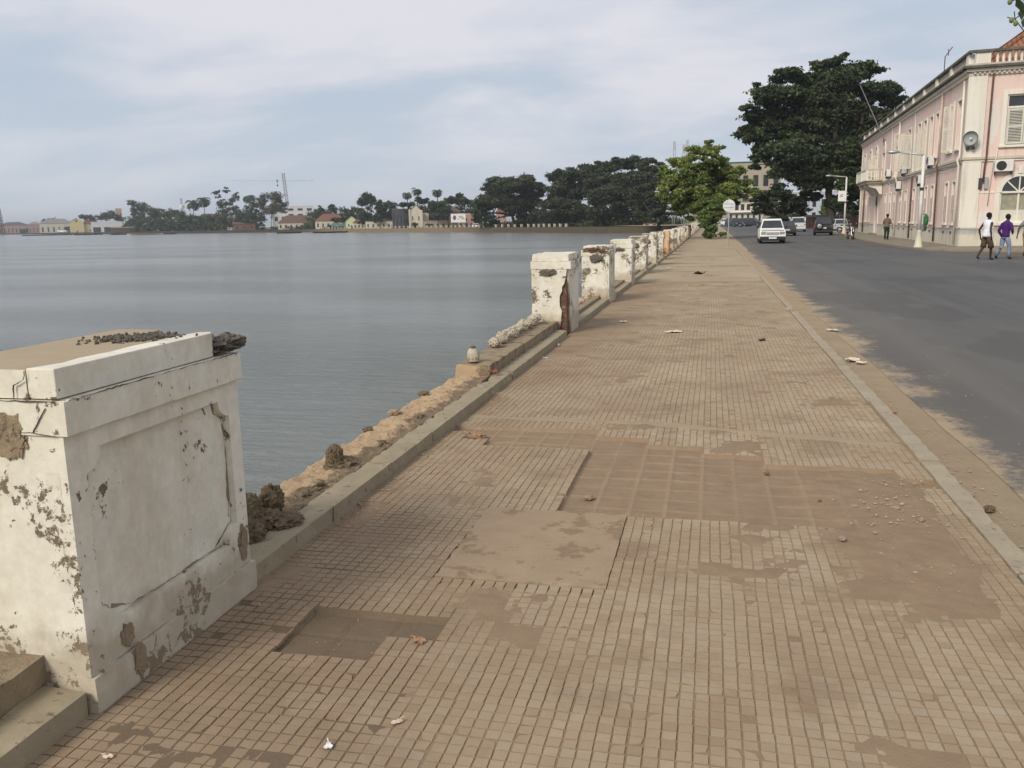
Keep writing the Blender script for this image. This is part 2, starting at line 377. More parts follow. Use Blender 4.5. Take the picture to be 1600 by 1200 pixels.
def m_water():
    m = Mt('harbour_water', .1, .5); m.b.inputs['IOR'].default_value = 1.33
    x, y, z = m.sep()
    c = m.mix(m.noise(.05, 3), (.15, .16, .145), (.18, .188, .168)); m.col(c)
    m.b.inputs['Roughness'].default_value = .18
    a = m.noise(.9, 5, .62, stretch=(.45, 1, 1), dist=.4); b = m.noise(4.2, 4, .6, stretch=(.6, 1, 1), dist=.3); l = m.noise(.16, 3, .5, stretch=(.35, 1, 1))
    band = m.ramp(m.noise(.06, 4, .6, stretch=(.35, 1.2, 1), off=(1, 4, 0)), [(.38, .3), (.62, 1)])
    a = m.math('ADD', a, m.math('MULTIPLY', m.noise(2.4, 5, .65, stretch=(.28, 1.5, 1), dist=.5), .9)); h = m.math('ADD', m.math('MULTIPLY', a, .8), m.math('ADD', m.math('MULTIPLY', b, .36), m.math('MULTIPLY', l, .02)))
    bp = m.n('ShaderNodeBump'); bp.inputs['Distance'].default_value = .42; m.L(m.math('MULTIPLY', band, 1.0), bp.inputs['Strength']); m.L(h, bp.inputs['Height'])
    m.L(bp.outputs[0], m.b.inputs['Normal']); return m.m
M['water'] = m_water()
def m_facade(name, pink, pale):
    m = Mt(name, .85, .2); x, y, z = m.sep()
    n = m.noise(.7, 5, .6, stretch=(1, 1, .5)); s = m.noise(1.6, 5, .65, stretch=(1, 1, .12), off=(2, 2, 2)); f = m.noise(9, 5, .7)
    c = m.mix(m.ramp(n, [(.35, 0), (.7, 1)]), pink, tuple(a*.93 for a in pink))
    c = m.mix(m.ramp(s, [(.50, 0), (.72, .5)]), c, pale)
    c = m.mix(m.ramp(f, [(.62, 0), (.70, .55)]), c, (.42, .33, .27))
    g = m.math('MULTIPLY', m.ramp(m.noise(2.2, 5, .7, stretch=(1, 1, .08), off=(7, 1, 0)), [(.54, 0), (.74, .6)]), 1.0)
    c = m.mix(g, c, (.36, .29, .23)); m.col(c); m.bump(f, .3, .01); return m.m
M['pink'] = m_facade('pink_wall_paint', (.735, .555, .485), (.74, .655, .58))
mm = Mt('grey_base_paint', .9, .15); zz_ = mm.sep()[2]; nz = mm.math('ADD', zz_, mm.math('MULTIPLY', mm.noise(1.2, 5, .7), -1.1)); cc = mm.ramp(nz, [(-.35+.0, (.58, .53, .43)), (.02, (.50, .46, .385)), (.30, (.33, .335, .335))])
cc = mm.mix(mm.ramp(mm.noise(2.4, 5, .7, stretch=(1, 1, .15)), [(.52, 0), (.7, .7)]), cc, (.24, .23, .21)); mm.col(cc); M['dado'] = mm.m
M['trim'] = m_facade('cream_trim_paint', (.74, .70, .60), (.60, .54, .43))
M['trim_dirty'] = m_facade('grimy_cream_trim', (.52, .47, .38), (.30, .26, .20))
M['grime'] = m_conc('black_mould_coping', (.07, .065, .055), (.22, .20, .165), 2, 20, .4)
M['shutter'] = plain('cream_shutter', (.60, .575, .48), .6, .1, 3)
M['glass'] = plain('window_glass', (.035, .04, .042), .12, .2, 2, .6)
M['glassc'] = plain('window_curtain_glass', (.30, .28, .20), .3, .2, 5, .5)
M['roof'] = None
def m_roof(name, a, b, sx=(0, 1)):
    m = Mt(name, .85, .2); x, y, z = m.sep()
    u = m.math('ADD', m.math('MULTIPLY', x, sx[0]), m.math('MULTIPLY', y, sx[1]))
    w = m.math('PINGPONG', u, .14); r = m.math('PINGPONG', m.math('MULTIPLY', z, 1.0), .12)
    c = m.mix(m.ramp(m.noise(2.5, 5, .7), [(.3, 0), (.7, 1)]), a, b); c = m.mix(m.ramp(m.math('MULTIPLY', w, 6), [(.1, .7), (.4, 0)]), c, tuple(t*.3 for t in a))
    c = m.mix(m.ramp(m.noise(6, 3), [(.6, 0), (.7, .6)]), c, (.16, .13, .07))
    m.col(c); m.bump(m.math('ADD', w, r), .8, .2); return m.m
M['roof'] = m_roof('terracotta_tiles', (.34, .15, .085), (.24, .11, .065), (1, 0))
M['metal'] = plain('galvanised_metal', (.42, .42, .41), .45, .1, 6, .5, .6)
M['polewhite'] = plain('white_pole_paint', (.66, .645, .60), .55, .08, 3)
M['dark'] = plain('dark_metal', (.05, .048, .045), .6, .2)
M['rust'] = plain('rusty_pipe', (.13, .075, .05), .8, .3)
M['white'] = plain('white_paint', (.78, .77, .74), .5, .04)
M['stump'] = m_conc('flaked_white_stump', (.62, .56, .44), (.34, .27, .18), 16, 60, .9, (11, .54, (.24, .18, .12)), .01)
M['bark'] = m_conc('bark', (.075, .06, .045), (.045, .038, .03), 8, 40, .9)
M['leaf_dark'] = leafmat('dark_leaves', [(.022, .032, .015), (.042, .060, .025), (.070, .094, .038), (.11, .135, .06)], .12)
M['leaf_rain'] = leafmat('far_tree_leaves', [(.026, .036, .018), (.044, .058, .026), (.066, .082, .036), (.10, .105, .052)], .12)
M['leaf_green'] = leafmat('bright_leaves', [(.085, .125, .04), (.17, .225, .065), (.26, .31, .09), (.38, .40, .14)], .38)
M['leaf_bush'] = leafmat('bush_leaves', [(.065, .105, .035), (.115, .17, .055), (.18, .24, .075), (.26, .31, .10)], .35)
M['leaf_brown'] = leafmat('brown_tinged_leaves', [(.03, .03, .015), (.06, .055, .025), (.10, .08, .035), (.17, .11, .05)], .15)
M['leaf_palm'] = leafmat('palm_leaves', [(.018, .03, .014), (.03, .05, .022), (.05, .075, .03), (.08, .10, .05)], .1)
M['dryleaf'] = m_conc('dry_leaf', (.42, .26, .15), (.30, .17, .095), 20, 60, .3)
M['paper'] = plain('pale_litter', (.62, .52, .40), .8, .15, 12)
M['stone'] = m_conc('stone_chip', (.40, .33, .25), (.22, .18, .14), 20, 90, .5)
M['chip'] = m_conc('gravel_chip', (.34, .26, .18), (.50, .43, .34), 15, 80, .4)
M['redchip'] = plain('red_litter', (.30, .10, .06), .7, .2, 20)
M['tyre'] = plain('tyre_rubber', (.022, .022, .022), .85, .1)
M['plastic'] = plain('black_plastic', (.03, .03, .032), .6, .1)
M['chrome'] = plain('chrome_rim', (.5, .5, .5), .3, .05, 5, .5, .8)
M['lamp'] = plain('lamp_glass', (.28, .28, .27), .15, .05, 5, .6)
M['redlamp'] = plain('tail_lamp_red', (.35, .03, .02), .3, .05, 5, .6)
M['plate'] = plain('number_plate_white', (.7, .7, .66), .5, .04)
M['skin'] = plain('dark_skin', (.042, .025, .018), .5, .1, 8)
M['hair'] = plain('black_hair', (.012, .011, .01), .9, .1)
def cloth(name, c): return plain(name, c, .9, .16, 7, .1)
def paint(name, c, r=.3): return plain(name, c, r, .03, 1, .5)
# ------------------------------------------------------------------ water, land
WZ = -2.2
b = MB(); b.quad((-9000, -400, WZ), (3000, -400, WZ), (3000, 9000, WZ), (-9000, 9000, WZ)); tag(b.build('water', M['water']), kind='structure')
SHORE = [(-2.5, -60), (-2.5, 236), (-14, 252), (-30, 262), (-47, 288), (-65, 317), (-90, 345), (-115, 376), (-150, 412), (-190, 453), (-255, 520), (-326, 586), (-420, 640), (-508, 690), (-700, 840), (-1107, 1183), (-2200, 2100), (-5000, 5200)]
bm = bmesh.new(); top = [bm.verts.new((x, y, -.40)) for x, y in SHORE]; far = [bm.verts.new(p) for p in ((-5000, 9000, -.4), (6000, 9000, -.4), (6000, -60, -.4))]
f = bm.faces.new(top+far); bmesh.ops.triangulate(bm, faces=[f])
me = bpy.data.meshes.new('ground'); bm.to_mesh(me); bm.free(); me.materials.append(M['ground']); tag(link(bpy.data.objects.new('ground', me)), kind='structure')

# ------------------------------------------------------------------ promenade paving
XS, XE = -2.02, 1.38
PA = [(-1.62, 3.16), (-1.10, 3.16), (-1.14, 2.86), (-1.25, 2.70), (-1.62, 2.72)]
PB = [(-1.93, 6.52), (-1.03, 6.58), (-.78, 6.42), (-.17, 6.14), (.91, 5.74), (1.38, 5.66), (1.16, 5.05), (.58, 4.50), (.01, 4.53), (-.41, 4.67), (-.77, 4.56), (-.79, 6.02), (-1.80, 6.12)]
PC = [(-1.2, 4.55), (-.45, 4.55), (-.45, 3.55), (-1.2, 3.55)]
PD = [(-2.0, 4.56), (-1.82, 4.62), (-1.82, 4.2), (-2.0, 4.15)]
PE = [(.55, 4.55), (1.2, 5.5), (1.34, 5.55), (1.14, 4.9), (1.16, 4.35), (1.05, 3.85), (.82, 3.82), (.74, 4.25)]
def inside(p, poly):
    x, y = p; c = False; n = len(poly)
    for i in range(n):
        x1, y1 = poly[i]; x2, y2 = poly[(i+1) % n]
        if (y1 > y) != (y2 > y) and x < (x2-x1)*(y-y1)/(y2-y1)+x1: c = not c
    return c
Y0, Y1 = 1.2, 24.0
def e_mask(x, y):
    d1 = math.hypot((x-.98)/.36, (y-4.25)/.62); d2 = math.hypot((x-1.02)/.42, (y-5.15)/.6); d = min(d1, d2)
    e = 1.25 - d - .45*fbm(x*4, y*4, 12, 4) - max(0, (x-1.20))*6
    return max(0, min(1, e))
removed = {}
def is_removed(i, j):           # 20 cm tile index
    k = (i, j)
    if k not in removed:
        c = (XS+.2*i+.1, Y0+.2*j+.1); removed[k] = inside(c, PA) or inside(c, PB) or inside(c, PC)
    return removed[k]
V = []; Fq = []; T = []
tiny = {}
for j in range(int(round((Y1-Y0)/.2))):
    for i in range(17):
        if is_removed(i, j): continue
        big = RNG.normal(0, .0007); tx, ty = RNG.normal(0, .004, 2); bt = RNG.uniform(.28, .72)
        cx_, cy_ = XS+.2*i+.1, Y0+.2*j+.1; ox_, oy_ = RNG.normal(0, .0011, 2); rot = RNG.normal(0, .004); wx_ = .010*fbm(cy_*.22, 3, 1)
        for b_ in range(4):
            for a_ in range(4):
                x0 = XS+.2*i+.05*a_; y0 = Y0+.2*j+.05*b_; c = (x0+.025, y0+.025)
                if inside(c, PD) or e_mask(*c) > .55: continue
                if RNG.random() < .006: continue
                gl = .0038 if a_ == 0 else .0032; gr = .0038 if a_ == 3 else .0032
                gb = .0040 if b_ == 0 else .0032; gt = .0040 if b_ == 3 else .0032
                wob = RNG.normal(0, .0008, 8)
                zb = zp(c[1]) + big + RNG.normal(0, .0004)
                P = [(x0+gl+wob[0], y0+gb+wob[1]), (x0+.05-gr+wob[2], y0+gb+wob[3]), (x0+.05-gr+wob[4], y0+.05-gt+wob[5]), (x0+gl+wob[6], y0+.05-gt+wob[7])]
                if RNG.random() < .09:
                    q_ = int(RNG.integers(4)); k_ = RNG.uniform(.1, .32); P[q_] = (P[q_][0]+(c[0]-P[q_][0])*k_*2*RNG.random(), P[q_][1]+(c[1]-P[q_][1])*k_*2)
                P = [(x+ox_+wx_-(y-cy_)*rot, y+oy_+(x-cx_)*rot) for x, y in P]
                n0 = len(V)
                for (x, y) in P: V.append((x, y, zb + (x-cx_)*tx + (y-cy_)*ty))
                for k, (x, y) in enumerate(P):
                    V.append((x+(-.0016 if k in (0, 3) else .0016), y+(-.0012 if k < 2 else .0012), zb-.014))
                Fq += [(n0, n0+1, n0+2, n0+3)] + [(n0+k, n0+4+k, n0+4+(k+1) % 4, n0+(k+1) % 4) for k in range(4)]
                t = min(1, max(0, bt + RNG.normal(0, .2))); T += [t]*5
tag(np_mesh('pavement_tiles', V, Fq, M['tile'], attr=T), kind='structure')
# the dirt and mortar bed the tiles sit in, exposed where they are missing
def bed_h(x, y):
    base = zp(y)
    n = fbm(x*1.7, y*1.7, 3, 4); f = fbm(x*14, y*14, 8, 3)
    h = -.0032 + .0008*f + .0005*n; pale = 0
    d = n + .5*max(0, (-1.72-x))*2.2
    if d > .62: h += min(.005, (d-.62)*.03)
    h += .0026*max(0, min(1, (n+.12*f-.12)*3.2))
    em = e_mask(x, y)
    if em > 0: h += .0125*em**1.2 + .003*f*em
    if inside((x, y), PD): return base - .016 + .006*f, 0
    if inside((x, y), PC): return base - .02, 0
    i, j = int((x-XS)//.2), int((y-Y0)//.2)
    if is_removed(i, j):
        A = inside((XS+.2*i+.1, Y0+.2*j+.1), PA)
        h = -.030 + .003*f + .004*n + .032*em
        u = abs(((x-XS)/.2 + .5) % 1 - .5)*.2; v = abs(((y-Y0)/.2+.5) % 1 - .5)*.2
        keep = .6 + .6*fbm(x*2.3, y*2.3, 5, 2)
        if x > .45: keep *= max(0, 1-(x-.45)*2)
        if not A:
            r = max(0, 1-u/.017) if u < .017 else 0; r2 = (1-v/.014) if v < .014 else 0
            rr = max(r, r2*.8)*keep
            h += .012*rr; pale = .42*min(1, rr*1.4)
        else:
            h += .004 - (.008 if (u < .01 or v < .01) else 0)
    return base+h, pale
ys = list(np.arange(Y0, 2.6, .05)) + list(np.arange(2.6, 6.8, .0125)) + list(np.arange(6.8, Y1+.001, .05))
xs = np.arange(XS, XE+.001, .0125); V = []; P = []
for y in ys:
    for x in xs:
        h, p = bed_h(x, y); V.append((x, y, h)); P.append(p)
nx = len(xs); idx = np.arange(len(V)).reshape(len(ys), nx)
Fq = np.stack([idx[:-1, :-1], idx[:-1, 1:], idx[1:, 1:], idx[1:, :-1]], -1).reshape(-1, 4)
o = np_mesh('pavement_bed', V, Fq, M['bed'], smooth=True)
a = o.data.attributes.new('tint', 'FLOAT', 'POINT'); a.data.foreach_set('value', np.array(P, np.float32)); tag(o, kind='structure')
m = rough_box((-1.219, 3.602, -.06), (-.421, 4.598, -.006), .025, .0022, .010, 3); tag(m.build('pavement_slab', M['slab'], smooth=False), kind='structure')
def strip(name, mat, rows, kind='structure'):
    """rows: list of (y, x0, x1, z)"""
    b = MB()
    for (y, x0, x1, z), (y2, x02, x12, z2) in zip(rows[:-1], rows[1:]): b.quad((x0, y, z), (x1, y, z), (x12, y2, z2), (x02, y2, z2))
    return tag(b.build(name, mat), kind=kind)
YL = [24, 30, 36, 42, 50, 80, 120, 160, 200, 240]
strip('pavement', M['pave_far'], [(y, XS, XE, zp(y)) for y in YL] + [(262, -22, 1.38, -.15), (330, -50, 1.38, -.15)])
strip('pavement', M['pave_far'], [(-6, XS, XE, 0), (1.2, XS, XE, 0)])
# repaired mortar band across the tiles, thin and ragged
bm_ = MB(); N = 60; up = []; lo = []
for k in range(N+1):
    t = k/N; x = -1.93+3.28*t; yc = 6.93 - .10*t - .78*max(0, t-.45)**1.1 + .03*fbm(x*1.5, 3, 3); w = max(.002, .045 + .09*fbm(x*2.2, 1, 2))
    up.append((x, yc + w + .03*fbm(x*9, 4, 1), zp(yc)+.004)); lo.append((x, yc - w + .03*fbm(x*9, 8, 3), zp(yc)+.004))
for k in range(N):
    bm_.add([lo[k], lo[k+1], up[k+1], up[k], (lo[k][0], lo[k][1]-.006, -.03), (lo[k+1][0], lo[k+1][1]-.006, -.03), (up[k+1][0], up[k+1][1]+.01, -.03), (up[k][0], up[k][1]+.01, -.03)], [(0, 1, 2, 3), (0, 4, 5, 1), (2, 6, 7, 3)])
M['mortar'] = m_conc('pale_mortar', (.385, .305, .20), (.33, .25, .165), 7, 60, .5)
tag(bm_.build('pavement_mortar', M['mortar']), kind='structure')
# raised cross joints farther along
for k, (y, x0, x1, dz) in enumerate([(22.5, -.65, .95, .03), (26.4, -.9, .25, .025), (31.5, -1.2, .9, .02), (37, -1.5, .6, .02)]):
    m = rough_box((x0, y, zp(y)-.05), (x1, y+.32, zp(y)+dz), .12, .012, .05, k+20); tag(m.build('pavement_joint', M['mortar']), kind='structure')

# ------------------------------------------------------------------ kerbs
k = MB()
for (a, c) in [(-3, -1), (-1, .9), (.9, 2.27)] + [(3.34+.9*i, 3.34+.9*(i+1)-.006) for i in range(10)]:
    s = int(a*7); q = rough_box((-2.175, a, -.3), (-2.004, c, .085+zp(a)), .07, .004, .016 if not 7.0 < a < 8.0 else .05, s, 5); k.add(q.v, q.f)
tag(k.build('kerb', M['kerb']), kind='structure')
k = MB()
for i in range(1, 46):
    y = 12.5+5.1*(i-1); 
    if y < 230: k.box(-2.175, -2.004, y+1.05, y+5.1, zp(y)-.3, zp(y+3)+.085)
tag(k.build('kerb', M['kerb']), kind='structure')
k = MB()
y = 1.0; s = 0
while y < 26:
    s += 1; L = 1.0; q = rough_box((1.382+random.uniform(-.006, .006), y, -.45), (1.50+random.uniform(-.006, .006), y+L-.008, zp(y)+.016+random.uniform(-.006, .008)), .09, .004, .014, s+60, 6); k.add(q.v, q.f); y += L
for a, c in zip([26, 50, 90, 140, 200], [50, 90, 140, 200, 326]): k.box(1.382, 1.50, a, c, -.5, zp((a+c)/2)+.014)
k.box(1.382, 1.50, -6, 1, -.45, .015)
tag(k.build('kerb', M['kerb_road']), kind='structure')

# ------------------------------------------------------------------ street
YR = [-6, 0, 10, 20, 30, 40, 50, 70, 90, 120, 160, 220, 330]
strip('street_bed', M['dirt'], [(y, 1.49, 60, zr(y)-.004) for y in YR])
YA = list(np.arange(-6, 40, .5)) + list(np.arange(40, 100, 3)) + [100, 130, 170, 220, 330]
rx = lambda y: float(np.interp(y, [0, 40, 46, 55, 68, 82, 95, 130, 330], [13.5, 12.2, 11.0, 10.0, 10.2, 11.0, 12.4, 22, 22]))
b = MB(); prev = None
for y in YA:
    z = zr(y); xl = 1.80 + .07*fbm(y*.35, 2, 1) + (.1 if y < 50 else .3); xr = rx(y) + .25*fbm(y*.3, 7, 4)
    cur = ((xl, y, z), (xr, y, z))
    if prev: b.quad(prev[0], prev[1], cur[1], cur[0])
    prev = cur
tag(b.build('road', M['asphalt']), kind='structure')
# pavement round the pink house
SW = [(10.45, 49.5), (10.35, 55), (10.6, 66), (11.35, 80), (12.6, 92), (14.2, 128), (30, 128), (30, 40.5), (16, 43.9), (13.0, 45.2), (11.4, 46.8), (10.7, 48.0)]
b = MB(); b.prism([(x, y) for x, y in SW][::-1], 'XY', -.5, -.105); tag(b.build('sidewalk', M['walk2'], bevel=.02), kind='structure')

# ------------------------------------------------------------------ sea wall under the balustrade
wall = thing('sea_wall', 'long crumbling sea wall carrying the white pillars, broken sandy rubble on top', 'sea wall', (-2.4, 0, 0))
def wall_top(x, y):
    e = (x+2.54)/.32
    if 3.3 < y < 8.45:
        return .055 + .022*fbm(x*4, y*3, 2, 4) + .016*fbm(x*16, y*16, 4, 6) + .012*abs(fbm(x*45, y*45, 6, 3)) + .05*math.exp(-((x+2.30)/.06)**2)*max(0, fbm(y*2.2, 3, 3, 3)+.3)
    base = .19 if y < 2.3 or 8.45 <= y < 12.6 else .14
    return zp(y) + base + .012*fbm(x*8, y*8, 1, 4)
rows = list(np.arange(-3, 3.3, .05)) + list(np.arange(3.3, 8.45, .0125)) + list(np.arange(8.45, 13.5, .04)) + list(np.arange(13.5, 60, .2)) + list(np.arange(60, 237, 4))
V = []
for y in rows:
    ox = (.07 if 3.3 < y < 8.45 else .012)*fbm(y*1.6, 5, 5, 5)
    prof = [(-2.68, -3.2), (-2.63, -1.2), (-2.575+ox*.6, -.12)]
    xs_ = np.linspace(-2.545, -2.178, 26)
    for t in xs_:
        xx = t + ox*(1-(t+2.545)/.367); prof.append((xx, wall_top(t, y) - (.02 if t < -2.54 else 0)))
    prof += [(-2.174, -.35)]
    for x, z in prof: V.append((x+2.4, y, z))
nx = 30; idx = np.arange(len(V)).reshape(len(rows), nx)
Fq = np.stack([idx[:-1, :-1], idx[:-1, 1:], idx[1:, 1:], idx[1:, :-1]], -1).reshape(-1, 4)
ysf = np.repeat(np.array(rows[:-1]), nx-1)
near = (ysf > 3.3) & (ysf < 8.45)
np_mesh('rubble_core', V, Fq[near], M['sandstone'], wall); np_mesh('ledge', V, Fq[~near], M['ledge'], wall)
def wrock(x, y, z, r, s, mat='darkrock', amp=.45, nm='broken_stub', sub=4, fr=2.5):
    m = rock((x+2.4, y, z), r, s, sub, amp, fr); o = m.build(nm, M[mat], wall); return o
wrock(-2.36, 3.50, .06, (.12, .14, .12), 2, amp=.25, fr=4); wrock(-2.30, 3.82, .08, (.11, .15, .10), 5, amp=.25, fr=4); wrock(-2.31, 3.86, .16, (.075, .085, .085), 7, amp=.22, fr=5)
for px_, py_, z_, r_, s_ in ((424, 782, .17, (.062, .065, .085), 61), (415, 815, .09, (.09, .10, .07), 62), (446, 818, .07, (.09, .12, .05), 63), (388, 838, .08, (.08, .10, .08), 64), (478, 772, .05, (.08, .16, .03), 65)):
    g_ = gnd(px_, py_, z_); wrock(g_.x, g_.y, z_, r_, s_, amp=.26, fr=4.5)
wrock(-2.36, 5.05, .13, (.055, .062, .072), 9, amp=.22, fr=5); wrock(-2.33, 5.08, .06, (.10, .12, .05), 14, amp=.25, fr=4)
for i, (x, y, r) in enumerate([(-2.28, 4.4, .05), (-2.30, 4.6, .06), (-2.27, 5.6, .05), (-2.30, 6.1, .04), (-2.52, 6.0, .04), (-2.53, 6.6, .05), (-2.28, 6.5, .045), (-2.35, 7.1, .035), (-2.54, 7.4, .05)]):
    wrock(x, y, .07, (r*.9, r*1.3, r*.5), 20+i, 'darkrock' if i in (0, 4, 8) else 'sandstone', nm='rubble_lump', sub=3)
wrock(-2.33, 3.7, .02, (.2, .5, .06), 31, nm='rubble_mound')
# row of broken white baluster stumps before the second pillar
MB().lathe([(.062, .18), (.068, .22), (.062, .27), (.045, .305), (.03, .315)], 12, (.0, 8.62, 0)).build('baluster_stump', M['stump'], wall); wrock(-2.40, 8.62, .325, (.03, .03, .02), 41, 'darkrock', .3, 'baluster_stump', 2)
for i in range(9):
    y = 9.75+.31*i; wrock(-2.44, y, .22+.01*(i % 3), (.075, .11, .055+.02*(i % 2)), 50+i, 'stump', .28, 'baluster_stump', 4, 2.2)
for i in range(12): wrock(-2.36-.1*random.random(), 14+.33*i, .15+zp(14), (.06, .08, .035), 70+i, 'sandstone' if i % 2 else 'stump', .4, 'rubble_lump', 2)
for i in range(12): wrock(-2.36-.1*random.random(), 19.2+.3*i, .16+zp(19), (.05, .08, .03), 90+i, 'sandstone' if i % 2 else 'stump', .4, 'rubble_lump', 2)

# ------------------------------------------------------------------ pillars of the balustrade
def notch_panel(y0, y1, z0, z1, r):
    pts = []
    def arc(cy, cz, a0, a1):
        for k in range(7):
            a = R(a0+(a1-a0)*k/6); pts.append((cy+r*math.cos(a), cz+r*math.sin(a)))
    arc(y0, z0, 0, 90)[0:0] if False else None
    for (cy, cz, a0, a1) in ((y0, z0, 90, 0), (y1, z0, 180, 90), (y1, z1, 270, 180), (y0, z1, 360, 270)): arc(cy, cz, a0, a1)
    return pts
def frame_mesh(x_in, x_out, ly, z0, z1):
    """raised plaster frame with a notched recessed field, on a face of constant x"""
    inner = notch_panel(-ly/2+.085, ly/2-.085, z0+.13, z1-.07, .075)
    n = len(inner); outer = []
    cy, cz = 0, (z0+z1)/2
    for i, (y, z) in enumerate(inner):
        q = i//7; k = i % 7
        ty = [-ly/2, ly/2, ly/2, -ly/2][q]; tz = [z0, z0, z1, z1][q]
        # spread the seven points of a corner round it
        if q == 0: P = (ty, z0+(z1-z0)*.16*(1-k/3)) if k < 3 else (ty+ly*.16*((k-3)/3), tz)
        if q == 1: P = (ty-ly*.16*(1-k/3), tz) if k < 3 else (ty, tz+(z1-z0)*.16*((k-3)/3))
        if q == 2: P = (ty, tz-(z1-z0)*.16*(1-k/3)) if k < 3 else (ty-ly*.16*((k-3)/3), tz)
        if q == 3: P = (ty+ly*.16*(1-k/3), tz) if k < 3 else (ty, tz-(z1-z0)*.16*((k-3)/3))
        outer.append(P)
    b = MB(); vs = [(x_out, *p) for p in outer] + [(x_out, *p) for p in inner] + [(x_in, *p) for p in inner] + [(x_in, *p) for p in outer]
    fs = []
    for i in range(n):
        j = (i+1) % n; fs += [(i, j, n+j, n+i), (n+i, n+j, 2*n+j, 2*n+i), (3*n+i, 3*n+j, j, i)]
    b.add(vs, fs); return b
LY = 1.05
def pillar_parts(root, matk, fine=True, broken=False):
    P = M[matk]; st = .06 if fine else .5
    if not broken:
        rough_box((-.28, -LY/2, -.3), (.250, LY/2, .955), st, .0022, .012, 4).build('shaft', P, root)
    else:
        rough_box((-.25, -LY/2+.03, -.3), (.235, LY/2-.03, .955), st, .006, .02, 4).build('brick_core', M['brick_core'], root)
        zs = np.linspace(-.05, .955, 60); edge = []
        for z in zs:
            w = .03 + .12*math.exp(-((z-.50)/.26)**2) + (.15*(1-z/.35) if z < .35 else 0) + .018*fbm(z*9, 2, 1)
            edge.append((.28-max(.0, w), z))
        poly = [(-.28, -.05)] + edge + [(-.28, .955)]
        MB().prism(poly, 'XZ', -LY/2, -LY/2+.028).build('front_plaster', P, root)
        edge = []
        for z in zs:
            w = .02 + .17*math.exp(-((z-.42)/.24)**2) + (.22*(1-z/.35) if z < .35 else 0) + .02*fbm(z*8, 7, 1)
            edge.append((-LY/2+.028+w, z))
        poly = edge + [(LY/2, .955), (LY/2, -.05)]
        MB().prism(poly, 'YZ', .236, .262).build('side_plaster', P, root)
        MB().box(-.28, -.251, -LY/2+.03, LY/2, -.05, .955).build('sea_side_plaster', P, root)
        MB().box(-.25, .235, LY/2-.029, LY/2, -.05, .955).build('back_plaster', P, root)
    if not broken:
        frame_mesh(.250, .28, LY, .12, .955).build('panel_frame', P, root)
        (rough_box((-.285, -LY/2-.006, -.3), (.300, LY/2+.006, .12), st, .003, .014, 9)).build('plinth', P, root)
    rough_box((-.29, -LY/2-.008, .9575), (.304, LY/2+.008, 1.07), st, .0010, .003, 5).build('cornice_band', P, root)
def cap_std(root, matk, fine=True):
    rough_box((-.272, -LY/2+.012, 1.072), (.272, LY/2-.012, 1.172), .06 if fine else .5, .002, .014, 6).build('cap_slab', M[matk], root)
def stub(root, x, y, z, r, s, mat='aggregate', nm='handrail_stub'): rock((x, y, z), r, s, 4, .4, 2.6).build(nm, M[mat], root)
XP = -2.28
G_P = 'white balustrade pillars along the sea wall'
# first pillar: cracked cap, broken corner, seen close
p1 = thing('balustrade_pillar', 'nearest large white panelled pillar with cracked cap, lower left corner of the photo', 'pillar', (XP, 2.29+LY/2, 0), 0, G_P)
pillar_parts(p1, 'plaster')
capP = [(-.27, -.515), (.19, -.515)]
jag = [(.19, -.515), (.195, -.40), (.175, -.30), (.185, -.15), (.17, 0), (.18, .15), (.165, .26)]
big = [(-.27, -.515), (.155, -.515)] + [(x-.006, y) for x, y in jag[1:]] + [(.12, .30), (.02, .24), (-.03, .33), (-.06, .505), (-.27, .505)]
MB().prism(big, 'XY', 1.074, 1.168).build('cap_slab', M['cap'], p1, bevel=.004)
sm = [(.162, -.517), (.268, -.517), (.268, .36), (.262, .39), (.24, .42), (.19, .40)] + [(x+.003, y) for x, y in jag[1:]][::-1]
MB().prism(sm, 'XY', 1.0735, 1.1725).build('cap_edge_slab', M['plaster'], p1, bevel=.004)
MB().box(-.274, .160, -.5185, -.5155, 1.0745, 1.167).build('cap_front_plaster', M['plaster'], p1)
for i, (x, y, z, r) in enumerate([(.19, .46, 1.105, (.10, .11, .04)), (.05, .40, 1.10, (.10, .10, .045)), (.25, .53, 1.115, (.06, .09, .035))]):
    stub(p1, x, y, z, r, 3+i, nm='broken_cap_core')
ch = MB()
for i in range(420):
    x = random.gauss(.04, .07); y = random.gauss(.20+x*.3, .06); q = rock((x, y, 1.168+random.random()*.010), (.004+random.random()*.007, .004+random.random()*.007, .004+random.random()*.005), i, 1, .5); ch.add(q.v, q.f)
ch.build('loose_aggregate', M['aggregate'], p1)['kind'] = 'stuff'
def ribbon(pts, w, parent, nrm='Y', off=0, nm='crack', mat='crack'):
    b = MB(); up = []; lo = []
    pts = [Vector(p) for p in pts]; dense = []
    for a, c in zip(pts[:-1], pts[1:]):
        n = max(2, int((c-a).length/.012))
        for k in range(n): dense.append(a.lerp(c, k/n))
    dense.append(pts[-1])
    ax = {'Y': Vector((0, -1, 0)), 'X': Vector((1, 0, 0)), 'Z': Vector((0, 0, 1))}[nrm]
    for i, p in enumerate(dense):
        d = (dense[min(i+1, len(dense)-1)]-dense[max(i-1, 0)]).normalized(); s = d.cross(ax).normalized()
        j = MN.noise_vector(p*40+Vector((off, 0, 0)))*.004; j -= ax*j.dot(ax)
        ww = w*max(.02, .35+1.6*MN.noise(p*14+Vector((off+3, 0, 0))))
        up.append(p+j+s*ww); lo.append(p+j-s*ww)
    for i in range(len(dense)-1):
        b.add([lo[i], lo[i+1], up[i+1], up[i]] + [q-ax*.004 for q in (lo[i], lo[i+1], up[i+1], up[i])], [(0, 1, 2, 3), (0, 4, 5, 1), (3, 2, 6, 7)])
    return b.build(nm, M[mat], parent)
fy = -LY/2-.0035
